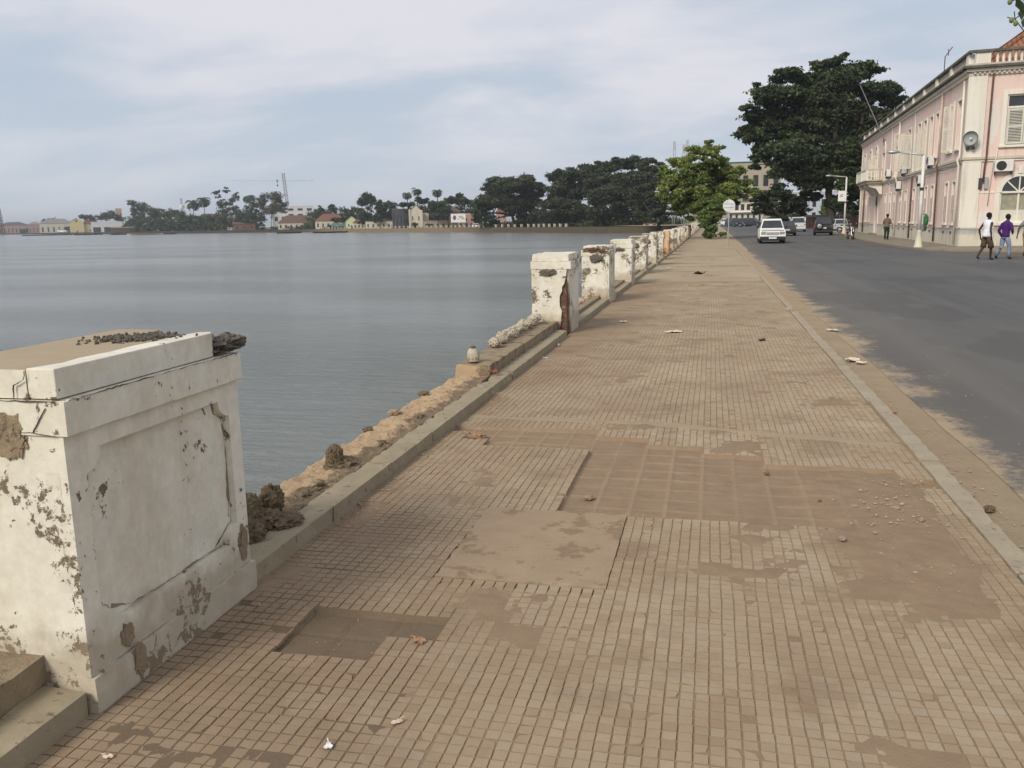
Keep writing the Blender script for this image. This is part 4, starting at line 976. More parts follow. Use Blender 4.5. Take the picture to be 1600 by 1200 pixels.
lamp_post((10.75, 50.2, -.105), 4.75, 1.35, 'nearest street lamp, thick cream pole with flared white base beside the pink house', None, .22, (-1, .1, 0))
l2 = gnd(1318.5, 365, -.12); lamp_post((l2.x, l2.y, -.12), 5.45, 1.5, 'street lamp with white banner between the black car and the motorcycle', (.62, 3.15, 4.15), .18)
l3 = gnd(1240, 352.5, -.22); lamp_post((l3.x, l3.y, -.22), 5.6, 2.2, 'farthest street lamp with small white banner above the silver car', (.75, 3.5, 4.6), .4, flare=False)
t = thing('round_sign', 'round road sign seen from behind on a thin pole at the promenade kerb', 'sign', (*gnd(1137.3, 391, -.14).xy, -.15))
MB().tube([(0, 0, -.1), (.0, 0, 2.78)], .03, 8).build('pole', M['metal'], t); MB().lathe([(.0, -.03), (.32, -.03), (.33, -.02), (.32, -.01), (0, -.01)], 32, (0, 0, 2.42), 'Y').build('sign_disc', plain('sign_back_grey', (.60, .61, .60), .5), t)
MB().box(-.25, .25, -.045, -.031, 2.5, 2.53).build('rear_rail', M['metal'], t); MB().box(-.25, .25, -.045, -.031, 2.31, 2.34).build('rear_rail', M['metal'], t)
p = gnd(1277, 349, -.22); t = thing('utility_pole', 'thin brown wooden pole standing behind the black car', 'pole', p); MB().lathe([(.16, -.3), (.11, 7.0)], 10).build('shaft', M['rust'], t); MB().box(-.6, .6, -.05, .05, 6.4, 6.5).build('crossarm', M['rust'], t)
p = gnd(1311, 355, -.12); t = thing('road_sign', 'red round road sign beyond the lamp post with the banner', 'sign', p); MB().tube([(0, 0, 0), (0, 0, 2.2)], .035, 8).build('pole', M['metal'], t); MB().lathe([(0, -.02), (.3, -.02), (.3, .0), (0, .0)], 24, (0, 0, 2.1), 'Y').build('sign_disc', M['redchip'], t); MB().lathe([(0, -.03), (.17, -.03), (.17, -.022)], 24, (0, 0, 2.1), 'Y').build('sign_centre', plain('sign_blue', (.1, .14, .25)), t)
t = thing('litter_bin', 'blue plastic container standing by the brick wall', 'bin', gnd(1315.5, 358, -.12)); MB().lathe([(.26, 0), (.34, .85), (.36, .9), (.3, .9), (.28, .1)], 14).build('tub', plain('blue_plastic', (.06, .22, .34), .5), t); MB().lathe([(.37, .9), (.37, .95), (.1, 1.0)], 14).build('lid', plain('blue_lid', (.05, .18, .3), .5), t)
t = thing('green_bundle', 'green cloth bundle hanging on the nearest lamp post', 'bundle', (10.98, 50.0, .95)); rock((.02, -.03, .35), (.13, .12, .30), 5, 3, .3).build('bundle', plain('green_cloth', (.03, .13, .05)), t); MB().tube([(-.17, .1, .7), (.02, 0, .58)], .015, 6).build('strap', M['dark'], t); rock((.0, -.05, -.05), (.08, .07, .16), 6, 3, .3).build('dark_end', M['dark'], t)
# ------------------------------------------------------------------ vehicles (front at -y, wheels on z=0)
def tprism(b, poly, hw):
    n = len(poly); vs = [(-hw(z), y, z) for y, z in poly] + [(hw(z), y, z) for y, z in poly]
    fs = [tuple(range(n)), tuple(range(2*n-1, n-1, -1))] + [(i, (i+1) % n, n+(i+1) % n, n+i) for i in range(n)]
    b.add(vs, fs)
def car(kind, label, loc, rz, pcol, group=None, spare=False, black_bumper=False, name=None):
    D = dict(sedan=(4.5, 1.74, 1.42, .31), suv=(4.6, 1.85, 1.80, .37), hatch=(3.8, 1.66, 1.5, .3), pickup=(4.9, 1.76, 1.72, .35), jeep=(3.9, 1.75, 1.75, .36))[kind]
    L, W, H, wr = D; h = L/2; t = thing(name or {'pickup': 'pickup_truck', 'suv': 'off_road_car', 'jeep': 'off_road_car'}.get(kind, 'parked_car'), label, 'pickup' if kind == 'pickup' else 'car', loc, rz, group)
    P = paint('car_paint', pcol); bel = H*.60; yf, yr = -h+.82, h-.85
    def arch(yc):
        return [(yc+(wr+.06)*math.cos(a), .22+max(0, (wr+.05)*math.sin(a))+.02) for a in [math.pi*i/8 for i in range(9)]]
    rear_top = bel+.02
    body = [(-h+.06, .24), (-h, .42), (-h+.02, bel*.66), (-h+.10, bel*.80), (-h+.35, bel*.88), (-h+1.12, bel*.985), (-h+1.2, bel)] + [(h-.3, rear_top), (h-.04, rear_top-.05), (h, bel*.7), (h-.02, .42), (h-.07, .24)] + arch(yr) + arch(yf)
    b = MB(); tprism(b, body, lambda z: W/2 - (.05 if z < .3 else 0) - .05*max(0, (z-.7)/.5)); b.build('body', P, t, bevel=.035, seg=2)
    MB().box(-W/2+.12, W/2-.12, -h+.25, h-.25, .2, bel-.12).build('underbody', M['plastic'], t)
    c0, c1, c2, c3 = dict(sedan=(-h+1.2, -h+1.95, h-1.55, h-.75), suv=(-h+1.2, -h+1.75, h-.25, h-.06), hatch=(-h+.95, -h+1.6, h-.45, h-.1), pickup=(-h+1.15, -h+1.8, .55, .78), jeep=(-h+1.2, -h+1.6, h-.22, h-.08))[kind]
    hw = lambda z: W/2-.055-(z-bel)*.28
    cab = [(c0, bel-.02), (c1, H-.03), (c1+.25, H), (c2-.2, H), (c2, H-.03), (c3, bel-.02)]
    b = MB(); tprism(b, cab, hw); b.build('cabin', P, t, bevel=.04, seg=2)
    # glass
    def lerp(a, c, k): return tuple(a[i]+(c[i]-a[i])*k for i in range(len(a)))
    z0, z1 = bel+.05, H-.12
    def pt(a, c, z): return a[0]+(c[0]-a[0])*(z-a[1])/(c[1]-a[1])
    A, Bq, Cq, Dq = (c0, bel), (c1, H-.03), (c2, H-.03), (c3, bel)
    for nm, a, q, s in (('windscreen', A, Bq, -1), ('rear_window', Dq, Cq, 1)):
        y0, y1 = pt(a, q, z0), pt(a, q, z1); o = s*.022
        g = MB(); g.add([(-hw(z0)+.07, y0+o, z0), (hw(z0)-.07, y0+o, z0), (hw(z1)-.08, y1+o, z1), (-hw(z1)+.08, y1+o, z1)], [(0, 1, 2, 3)]); g.build(nm, M['glass'], t)
    for s in (-1, 1):
        ym = (c1+c2)/2 + .05
        for (ya, yb) in ((None, ym-.04), (ym+.04, None)):
            q = [(pt(A, Bq, z0)+.12 if ya is None else ya, z0), (yb if yb is not None else pt(Dq, Cq, z0)-.12, z0), (yb if yb is not None else pt(Dq, Cq, z1)-.1, z1), (pt(A, Bq, z1)+.1 if ya is None else ya, z1)]
            g = MB(); g.add([(s*(hw(z)+.006), y, z) for y, z in q], [(0, 1, 2, 3)]); g.build('side_window', M['glass'], t)
        MB().box(s*(W/2+.0)-(.0 if s > 0 else .17), s*(W/2)+(.17 if s > 0 else 0), c0+.28, c0+.38, bel+.02, bel+.18).build('mirror', M['plastic'], t, bevel=.03)
        MB().box(min(s*(W/2-.42), s*(W/2-.08)), max(s*(W/2-.42), s*(W/2-.08)), -h+.005 if False else -h-.012, -h+.1, bel*.62, bel*.80).build('headlight', M['lamp'], t, bevel=.02)
        MB().box(min(s*(W/2-.20), s*(W/2-.06)), max(s*(W/2-.20), s*(W/2-.06)), h-.1, h+.012, bel*.74, bel*.90).build('tail_light', M['redlamp'], t, bevel=.015)
    bm_ = M['plastic'] if black_bumper or kind in ('jeep',) else P
    MB().box(-W/2+.01, W/2-.01, -h-.09, -h+.12, .27, .50).build('front_bumper', bm_, t, bevel=.05, seg=3); MB().box(-W/2+.01, W/2-.01, h-.12, h+.09, .30, .52).build('rear_bumper', bm_, t, bevel=.05, seg=3)
    MB().box(-W/2+.46, W/2-.46, -h-.02, -h+.05, bel*.60, bel*.78).build('grille', M['plastic'] if not black_bumper else M['metal'], t, bevel=.015)
    MB().box(-.26, .26, -h-.105, -h-.092, .34, .45).build('number_plate', M['plate'], t); MB().box(-.26, .26, h+.016, h+.03, bel*.62, bel*.62+.12).build('number_plate', M['plate'], t)
    if kind == 'pickup':
        MB().box(-W/2+.16, W/2-.16, .95, h-.12, bel+.021, bel+.03).build('load_bed', M['plastic'], t)
    for sx in (-1, 1):
        for yc in (yf, yr):
            cx_ = sx*(W/2-.11); w = MB().lathe([(wr*.62, -.1), (wr*.95, -.105), (wr, -.07), (wr, .07), (wr*.95, .105), (wr*.62, .1)], 22, (cx_, yc, wr), 'X').build('wheel', M['tyre'], t, smooth=False)
            r = MB(); r.lathe([(wr*.60, -.108), (wr*.60, .108)], 18, (cx_, yc, wr), 'X'); r.build('rim', M['chrome'], w)
            hb = MB(); hb.lathe([(wr*.2, -.125), (wr*.2, .125)], 10, (cx_, yc, wr), 'X')
            for k in range(5):
                a = 2*math.pi*k/5; hb.tube([(cx_+sx*.112, yc+wr*.3*math.cos(a), wr+wr*.3*math.sin(a)), (cx_+sx*.112, yc+wr*.55*math.cos(a), wr+wr*.55*math.sin(a))], .03, 5)
            hb.build('hub', M['plastic'], w)
    if spare:
        w = MB().lathe([(.20, 0), (.33, .0), (.35, .04), (.35, .16), (.32, .2), (.20, .2)], 24, (.38, h+.02, bel*.86), 'Y').build('spare_wheel', M['tyre'], t); MB().lathe([(.21, .205), (.05, .225), (0, .225)], 18, (.38, h+.02, bel*.86), 'Y').build('spare_cover', M['chrome'], w)
    return t
pi = math.pi
def on(px, py, z=-.22): p = gnd(px, py, z); return (p.x, p.y, -.22)
G1 = 'cars parked along the far kerb'
car('pickup', 'white pickup truck with black bumper driving towards the camera on the road', (4.25, 66.5, -.22), R(-1), (.76, .75, .71), black_bumper=True)
car('sedan', 'dark grey saloon car seen from behind, right behind the white pickup', (7.35, 92, -.22), pi+R(-3), (.035, .036, .038))
car('suv', 'silver off road car seen from behind left of the black one', (10.6, 116, -.22), pi+R(-4), (.50, .51, .51), G1)
car('jeep', 'black off road car with a spare wheel on its back door', (10.75, 91.5, -.22), pi+R(-5), (.020, .021, .024), G1, spare=True)
def far_on(px, D): c = at(px, 350, D); return (c.x, c.y, -.22)
p = far_on(1130, 208); car('pickup', 'white pickup parked sideways at the far end of the road', p, pi/2+R(8), (.72, .71, .68), 'cars at the far end of the road')
p = far_on(1147, 178); car('suv', 'black off road car parked nearest the round sign pole', p, R(28), (.03, .032, .038), 'cars at the far end of the road')
p = far_on(1161, 190); car('suv', 'dark blue grey car with pale roof parked between two black cars', p, R(50), (.09, .105, .13), 'cars at the far end of the road')
p = far_on(1176, 184); car('suv', 'black car parked beside the left edge of the white pickup', p, R(62), (.028, .03, .034), 'cars at the far end of the road')
p = on(1343, 356); car('hatch', 'silver grey car half hidden by the far corner of the pink house', (15.0, 112, -.22), pi, (.38, .39, .40))
def motorcycle(loc, rz, label, col):
    t = thing('motorcycle', label, 'motorcycle', loc, rz, 'motorcycles near the pink house')
    for y in (-.62, .62):
        w = MB(); vs = []; n1, n2 = 24, 8
        for i in range(n1):
            a = 2*pi*i/n1
            for k in range(n2):
                b2 = 2*pi*k/n2; r = .25+.05*math.cos(b2); vs.append((.05*math.sin(b2), y+r*math.cos(a), .30+r*math.sin(a)))
        w.add(vs, [(i*n2+k, ((i+1) % n1)*n2+k, ((i+1) % n1)*n2+(k+1) % n2, i*n2+(k+1) % n2) for i in range(n1) for k in range(n2)])
        wo = w.build('wheel', M['tyre'], t, smooth=True); s = MB(); s.lathe([(.03, -.06), (.03, .06)], 8, (0, y, .3), 'X')
        for k in range(8): a = pi*k/4; s.tube([(0, y, .3), (0, y+.22*math.cos(a), .3+.22*math.sin(a))], .006, 4)
        s.build('spokes', M['chrome'], wo)
        MB().prism([(y+.33*math.cos(R(q)), .30+.33*math.sin(R(q))) for q in range(30, 160, 12)] + [(y+.31*math.cos(R(q)), .30+.31*math.sin(R(q))) for q in range(150, 20, -12)], 'YZ', -.06, .06).build('mudguard', col, t)
    b = MB(); b.tube([(-.08, -.62, .30), (-.08, -.38, .95)], .02, 6); b.tube([(.08, -.62, .30), (.08, -.38, .95)], .02, 6); b.build('fork', M['chrome'], t)
    b = MB(); b.tube([(-.36, -.28, 1.06), (-.12, -.38, .97), (.12, -.38, .97), (.36, -.28, 1.06)], .014, 6); b.build('handlebar', M['dark'], t)
    b = MB(); b.tube([(0, -.36, .85), (0, -.05, .42), (0, .3, .42), (0, .62, .30)], .03, 6); b.tube([(0, -.36, .85), (0, .1, .70), (0, .5, .72)], .03, 6); b.build('frame', M['dark'], t)
    rock((0, -.15, .78), (.14, .25, .13), 1, 3, .06).build('fuel_tank', col, t, smooth=True); rock((0, .28, .78), (.13, .36, .06), 2, 3, .05).build('seat', M['plastic'], t, smooth=True)
    rock((0, .05, .42), (.14, .18, .16), 3, 2, .2).build('engine', M['metal'], t); MB().lathe([(.02, .06), (.08, .03), (.09, -.04), (.0, -.05)], 14, (0, -.47, .86), 'Y').build('headlight', M['lamp'], t)
    for s in (-1, 1): MB().tube([(s*.28, -.3, 1.04), (s*.33, -.3, 1.2)], .01, 4).build('mirror_stalk', M['dark'], t); rock((s*.34, -.3, 1.23), (.05, .015, .035), 1, 2, 0).build('mirror', M['chrome'], t)
    MB().tube([(.14, .1, .25), (.16, .7, .32)], [.03, .045], 8).build('exhaust', M['chrome'], t)
    MB().tube([(-.1, .05, .3), (-.22, .12, .02)], .012, 5).build('side_stand', M['dark'], t)
    return t
cr_ = paint('motorcycle_red', (.25, .03, .02))
p = gnd(1331.5, 374, -.22); motorcycle((p.x-.15, p.y, -.215), R(8), 'small motorcycle parked at the kerb in front of the banner lamp post', paint('motorcycle_black', (.03, .03, .032)))
motorcycle((13.6, 96.5, -.105), R(75), 'second motorcycle leaning by the far corner of the pink house', paint('motorcycle_blue', (.10, .12, .16)))
p = gnd(1123, 354.5, -.18); motorcycle((p.x, p.y, -.2), R(80), 'tiny red motorcycle far away at the end of the promenade', cr_)

# ------------------------------------------------------------------ people
def skin_obj(name, nodes, edges, mat, parent, sub=2):
    me = bpy.data.meshes.new(name); keys = list(nodes); me.from_pydata([nodes[k][0] for k in keys], [(keys.index(a), keys.index(b)) for a, b in edges], [])
    me.materials.append(mat); o = link(bpy.data.objects.new(name, me), parent)
    md = o.modifiers.new('skin', 'SKIN'); md.use_smooth_shade = True; md.branch_smoothing = .6
    for i, k in enumerate(keys):
        r = nodes[k][1]; r = r if isinstance(r, tuple) else (r, r); me.skin_vertices[0].data[i].radius = r
        me.skin_vertices[0].data[i].use_root = (i == 0)
    s = o.modifiers.new('sub', 'SUBSURF'); s.levels = s.render_levels = sub
    return o
def person(loc, rz, label, pose, shirt, trousers, shorts=False, sleeves='short', shoes='dark', extra=None, s=1.0):
    """built facing +y; pose gives foot, knee, elbow and hand positions"""
    t = thing('person', label, 'person', loc, rz); t.scale = (s, s, s)
    P = pose; pel = Vector((0, 0, .93)); ch = Vector(P.get('chest', (0, .02, 1.32))); nk = ch+Vector((0, .0, .15)); hd = nk+Vector((0, .03+P.get('bow', 0), .135))
    N = {'pel': (tuple(pel), .10), 'waist': (tuple(pel.lerp(ch, .4)), .085), 'chest': (tuple(ch), .095), 'neck': (tuple(nk), .056), 'jaw': (tuple(hd-Vector((0, -.015, .045))), (.062, .07)), 'head': (tuple(hd+Vector((0, 0, .05))), (.078, .092)), 'crown': (tuple(hd+Vector((0, -.005, .115))), (.06, .07)), 'nose': (tuple(hd+Vector((0, .112, .015))), .012)}
    E = [('pel', 'waist'), ('waist', 'chest'), ('chest', 'neck'), ('neck', 'jaw'), ('jaw', 'head'), ('head', 'crown'), ('head', 'nose')]
    for sd, k in ((-1, 'l'), (1, 'r')):
        N['ear'+k] = (tuple(hd+Vector((sd*.088, 0, .03))), (.012, .02)); E.append(('head', 'ear'+k))
        hip = Vector((sd*.085, 0, .88)); kn = Vector(P['knee'+k]); ft = Vector(P['foot'+k]); N['hip'+k] = (tuple(hip), .075); N['th'+k] = (tuple(hip.lerp(kn, .5)), .07); N['kn'+k] = (tuple(kn), .055); N['cf'+k] = (tuple(kn.lerp(ft, .35)), .052); N['an'+k] = (tuple(ft), .034)
        fd = Vector(P.get('toe'+k, (0, .14, -.05))); N['to'+k] = (tuple(ft+fd), (.035, .022)); E += [('pel', 'hip'+k), ('hip'+k, 'th'+k), ('th'+k, 'kn'+k), ('kn'+k, 'cf'+k), ('cf'+k, 'an'+k), ('an'+k, 'to'+k)]
        sh = ch+Vector((sd*.175, 0, .06)); el = Vector(P['elb'+k]); ha = Vector(P['hand'+k]); d = (ha-el).normalized()
        N['sh'+k] = (tuple(sh), .055); N['ua'+k] = (tuple(sh.lerp(el, .5)), .047); N['el'+k] = (tuple(el), .036); N['fa'+k] = (tuple(el.lerp(ha, .4)), .036); N['wr'+k] = (tuple(ha), .023); pm = ha+d*.06; N['pa'+k] = (tuple(pm), (.034, .018))
        E += [('chest', 'sh'+k), ('sh'+k, 'ua'+k), ('ua'+k, 'el'+k), ('el'+k, 'fa'+k), ('fa'+k, 'wr'+k), ('wr'+k, 'pa'+k)]
        side = d.cross(Vector((1, 0, 0))).normalized()
        for q in range(4):
            f1 = pm+d*.045+side*(q-1.5)*.017; L_ = (.045, .052, .049, .038)[q]; N[f'f{q}a'+k] = (tuple(f1), .009); N[f'f{q}b'+k] = (tuple(f1+d*L_*.6+Vector((-sd*.012, 0, 0))), .008); N[f'f{q}c'+k] = (tuple(f1+d*L_+Vector((-sd*.028, 0, 0))), .007); E += [('pa'+k, f'f{q}a'+k), (f'f{q}a'+k, f'f{q}b'+k), (f'f{q}b'+k, f'f{q}c'+k)]
        th = ha+d*.03+side*.038; N['t1'+k] = (tuple(th), .010); N['t2'+k] = (tuple(th+d*.04+side*.008), .008); E += [('pa'+k, 't1'+k), ('t1'+k, 't2'+k)]
    skin_obj('body', N, E, M['skin'], t)
    rock(tuple(hd+Vector((0, -.022, .055))), (.092, .104, .105), 3, 3, .03).build('hair', M['hair'], t)
    # clothes: lofted rings round the trunk, tapering tubes round the limbs, one mesh per garment
    def ring(b, secs, n=18):
        vs = []; fs = []
        for (c, rx_, ry_) in secs:
            for q in range(n):
                a = 2*math.pi*q/n; w_ = 1+.03*math.sin(a*5+c[2]*30); vs.append((c[0]+rx_*w_*math.cos(a), c[1]+ry_*w_*math.sin(a), c[2]))
        m = len(secs)
        for u in range(m-1):
            for q in range(n): fs.append((u*n+q, u*n+(q+1) % n, (u+1)*n+(q+1) % n, (u+1)*n+q))
        fs.append(tuple(range(n))[::-1]); fs.append(tuple((m-1)*n+q for q in range(n))); b.add(vs, fs)
    b = MB(); lx = lambda k: (ch.x*k, ch.y*k)
    secs = [((0, -.01, .86), .172, .135), ((0, -.01, .93), .168, .13), ((*lx(.3), 1.04), .152, .115), ((*lx(.6), 1.16), .160, .118), ((*lx(.9), 1.28), .185, .125), ((*lx(1), 1.36), .200, .122), ((*lx(1), 1.42), .185, .105), ((*lx(1), 1.46), .13, .085), ((ch.x, ch.y+.01, 1.49), .072, .068)]
    ring(b, secs)
    for sd, k in ((-1, 'l'), (1, 'r')):
        sh = ch+Vector((sd*.168, 0, .075)); el = Vector(P['elb'+k]); ha = Vector(P['hand'+k])
        if sleeves == 'none': continue
        if sleeves == 'short': b.tube([sh, sh.lerp(el, .3), sh.lerp(el, .72)], [.062, .070, .068], 12)
        else: b.tube([sh, sh.lerp(el, .4), el-(el-sh)*.06, el+(ha-el)*.08, el.lerp(ha, .5), el.lerp(ha, .95)], [.062, .068, .058, .054, .048, .038], 12)
    b.build('shirt', shirt, t, smooth=True)
    b = MB(); ring(b, [((0, -.01, .80), .13, .11), ((0, -.012, .84), .155, .13), ((0, -.01, .90), .150, .115)])
    for sd, k in ((-1, 'l'), (1, 'r')):
        hip = Vector((sd*.088, -.005, .86)); kn = Vector(P['knee'+k]); ft = Vector(P['foot'+k])
        if shorts: b.tube([hip, hip.lerp(kn, .3), hip.lerp(kn, .75), kn+(ft-kn)*.10], [.085, .105, .105, .108], 14)
        else: b.tube([hip, hip.lerp(kn, .3), hip.lerp(kn, .75), kn, kn.lerp(ft, .5), kn.lerp(ft, .97)], [.085, .10, .084, .074, .068, .066], 14)
        fd = Vector(P.get('toe'+k, (0, .14, -.05))); q = ft+fd*.5+Vector((0, 0, -.012))
        skin_obj('shoe', {'a': (tuple(ft-fd*.35+Vector((0, 0, -.03))), .042), 'b': (tuple(q), (.046, .034)), 'c': (tuple(ft+fd*1.05), (.045, .025))}, [('a', 'b'), ('b', 'c')], M['plastic'] if shoes == 'dark' else M[shoes], t)
    b.build('shorts' if shorts else 'trousers', trousers, t, smooth=True)
    return t
walk1 = dict(kneel=(-.10, -.02, .50), footl=(-.13, -.24, .13), toel=(0, .09, -.10), kneer=(.12, .12, .49), footr=(.10, .14, .075), elbl=(-.29, -.10, 1.12), handl=(-.33, .02, .86), elbr=(.28, -.12, 1.12), handr=(.24, -.02, .88))
walk2 = dict(kneel=(-.12, -.02, .50), footl=(-.20, -.20, .12), toel=(-.02, .10, -.09), kneer=(.13, .10, .49), footr=(.14, .10, .075), elbl=(-.27, -.06, 1.10), handl=(-.24, .10, .88), elbr=(.31, -.04, 1.12), handr=(.16, .18, 1.02), bow=.03)
walk3 = dict(kneel=(-.09, .14, .50), footl=(-.09, .20, .075), kneer=(.09, -.04, .49), footr=(.10, -.28, .15), toer=(0, .09, -.10), elbl=(-.27, -.14, 1.12), handl=(-.27, -.20, .86), elbr=(.26, .08, 1.12), handr=(.24, .26, .95))
walk4 = dict(kneel=(-.08, .02, .50), footl=(-.07, -.10, .09), kneer=(.08, .14, .49), footr=(.06, .12, .075), elbl=(-.24, .0, 1.12), handl=(-.08, .14, 1.06), elbr=(.25, .0, 1.12), handr=(.06, .15, 1.10), bow=.02)
ZG = zr(39)
p = gnd(1539, 406, -.2); person((p.x, p.y, ZG), R(-62), 'person in a white sleeveless shirt and dark baggy shorts walking away', walk1, cloth('white_cotton', (.74, .73, .80)), cloth('brown_shorts', (.085, .06, .042)), True, 'none', s=1.04)
p = gnd(1568, 405, -.2); person((p.x, p.y, ZG), R(-55), 'person in a purple long sleeved shirt and pale blue jeans walking away', walk2, cloth('purple_shirt', (.065, .022, .12)), cloth('pale_jeans', (.22, .27, .36)), False, 'long', s=1.0)
p = gnd(1597, 402, -.2); person((p.x+.12, p.y, ZG), R(-50), 'person in a grey top and tan shorts at the right edge of the photo', walk3, cloth('grey_top', (.22, .22, .23)), cloth('tan_shorts', (.42, .24, .13)), True, 'short', s=1.03)
p = gnd(1384.5, 375, -.12); person((p.x, p.y, -.105), R(-20), 'person in khaki jacket and green trousers walking along the pink house', walk4, cloth('khaki_jacket', (.16, .12, .075)), cloth('dark_green_trousers', (.03, .045, .032)), False, 'long', s=1.02)
p = gnd(1309, 358, -.12); person((p.x, p.y, -.2), R(30), 'person in dark clothes standing beside the blue container', walk4, cloth('black_shirt', (.02, .02, .022)), cloth('black_trousers', (.022, .02, .02)), False, 'long', s=1.0)
# ------------------------------------------------------------------ trees
def crown(name, blobs, n, leaf, mat, parent, org, clumps=14, flat=.6, seed=1, csz=.30, tints=(0, 1), up=.35, shell=.45, elong=1.8):
    """blobs: list of (centre Vector, (rx,ry,rz)). Leaf faces gathered in clumps through each blob"""
    g = np.random.default_rng(seed); C = []; Rr = []
    vol = np.array([b[1][0]*b[1][1]*b[1][2] for b in blobs])**.66; vol = vol/vol.sum()
    Vs = []; Ts = []
    for (c, r), w in zip(blobs, vol):
        k = max(4, int(clumps*len(blobs)*w)); nl = max(10, int(n*w/k)); r = np.array(r)
        d = g.normal(size=(k, 3)); d /= np.linalg.norm(d, axis=1)[:, None]; rad = shell+(1-shell)*g.random(k)**.6
        cc = np.array(c)+d*r*rad[:, None]; cr = csz*(.6+.8*g.random(k))*r.mean()
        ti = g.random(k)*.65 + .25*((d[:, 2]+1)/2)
        ctr = np.repeat(cc, nl, 0); crr = np.repeat(cr, nl)
        q = g.normal(size=(len(ctr), 3))*.5; p = ctr + q*crr[:, None]*np.array([1.15, 1.15, flat])
        Vs.append(p); Ts.append(np.repeat(ti, nl) + g.normal(size=len(ctr))*.13)
    p = np.concatenate(Vs)-np.array(org); t = np.clip(np.concatenate(Ts), 0, 1)*(tints[1]-tints[0])+tints[0]
    m = len(p); nrm = g.normal(size=(m, 3)); nrm[:, 2] += up*2; nrm /= np.linalg.norm(nrm, axis=1)[:, None]
    a = np.cross(nrm, g.normal(size=(m, 3))); a /= np.linalg.norm(a, axis=1)[:, None]; b = np.cross(nrm, a)
    s = leaf*(.6+.8*g.random(m))[:, None]; L = a*s*elong*.5; W = b*s*.5
    V = np.stack([p-L, p+W*.9-L*.1+nrm*s*.12, p+L, p-W*.9-L*.1+nrm*s*.12], 1).reshape(-1, 3); Fq = np.arange(m*4).reshape(-1, 4)
    return np_mesh(name, V, Fq, mat, parent, attr=t)
def limbs(base, tips, r0, fork, parent, mat='bark', seed=1, rt=.12, org=(0, 0, 0)):
    rnd = random.Random(seed); o = Vector(org); b = MB(); base = Vector(base)-o; fork = Vector(fork)-o
    n = 6; pts = [base.lerp(fork, i/n) + Vector((rnd.uniform(-1, 1), rnd.uniform(-1, 1), 0))*r0*.35*(0 < i < n) for i in range(n+1)]
    b.tube(pts, [r0*1.5]+[r0*(1-.35*i/n) for i in range(1, n+1)], 10)
    for tp in tips:
        tp = Vector(tp)-o; mid = fork.lerp(tp, .5)+Vector((rnd.uniform(-1, 1), rnd.uniform(-1, 1), .5*(rnd.random())))*(tp-fork).length*.12
        q = [fork-Vector((0, 0, r0*.4)), fork.lerp(mid, .5), mid, mid.lerp(tp, .55)+Vector((rnd.uniform(-1, 1), rnd.uniform(-1, 1), 0))*.15, tp]
        b.tube(q, [r0*.6, r0*.5, r0*.36, r0*.24, r0*rt], 7)
        for s in range(2):
            e = mid+Vector((rnd.uniform(-1, 1), rnd.uniform(-1, 1), rnd.uniform(.0, .8)))*(tp-fork).length*.45; b.tube([mid, mid.lerp(e, .5)+Vector((0, 0, .1)), e], [r0*.28, r0*.18, r0*.08], 6)
    return b.build('trunk', M[mat], parent, smooth=True)
def px_blobs(lst, D, depthk=.9, seed=3):
    rnd = random.Random(seed); out = []
    for x, y, rx, ry in lst:
        k = D/F_PX; dd = D + rnd.uniform(-1, 1)*max(rx, ry)*k*.8; c = at(x, y, dd); out.append((c, (rx*k, max(rx, ry)*k*depthk, ry*k)))
    return out
def tree(name, label, basepx, D, lst, n, leaf, mat, r0=.3, forkpx=None, clumps=14, seed=1, z=-.4, cat='tree', group=None, kw={}, crown_nm='crown', ntips=99, tmat='bark'):
    c = at(basepx[0], basepx[1], D); base = Vector((c.x, c.y, z)); t = thing(name, label, cat, base, 0, group); bl = px_blobs(lst, D, seed=seed)
    crown(crown_nm, bl, n, leaf, M[mat], t, base, clumps, seed=seed, **kw)
    fk = at(*(forkpx or (basepx[0], basepx[1]-(basepx[1]-min(b[1] for b in lst))*.35)), D)
    limbs(base-Vector((0, 0, .3)), [b[0] for b in bl[:ntips]], r0, fk, t, tmat, seed, org=base)
    return t
# bright green tree on the promenade and the bush at its foot
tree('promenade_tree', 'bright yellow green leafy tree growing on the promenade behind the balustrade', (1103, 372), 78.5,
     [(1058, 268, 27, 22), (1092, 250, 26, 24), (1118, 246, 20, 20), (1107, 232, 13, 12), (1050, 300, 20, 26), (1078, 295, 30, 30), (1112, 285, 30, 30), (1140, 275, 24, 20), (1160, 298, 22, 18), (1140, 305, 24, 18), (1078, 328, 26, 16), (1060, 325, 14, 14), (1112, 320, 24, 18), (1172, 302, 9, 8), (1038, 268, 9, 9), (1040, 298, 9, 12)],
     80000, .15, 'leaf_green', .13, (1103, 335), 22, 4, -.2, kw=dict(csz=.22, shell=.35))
tree('bush', 'darker green bush at the foot of the promenade tree', (1106, 374), 76,
     [(1106, 345, 17, 18), (1098, 325, 15, 14), (1116, 330, 15, 16), (1108, 308, 12, 10), (1104, 362, 9, 10), (1128, 320, 9, 9)], 15000, .13, 'leaf_bush', .06, (1106, 362), 14, 8, -.2, cat='bush', kw=dict(csz=.26, shell=.3))
p = gnd(1112, 374, -.15); t = thing('sapling', 'thin leafy sapling shoots beside the foot of the bush', 'sapling', p)
b = MB()
for i in range(6): b.tube([(0, 0, 0), (random.uniform(-.2, .3), 0, .5), (random.uniform(-.3, .7), 0, 1.0+.3*random.random())], [.03, .02, .008], 5)
b.build('stems', M['bark'], t); crown('leaves', [(Vector(p)+Vector((.3, 0, .45)), (.8, .4, .28)), (Vector(p)+Vector((0, 0, .9)), (.5, .4, .3))], 1200, .12, M['leaf_bush'], t, p, 8, seed=3)
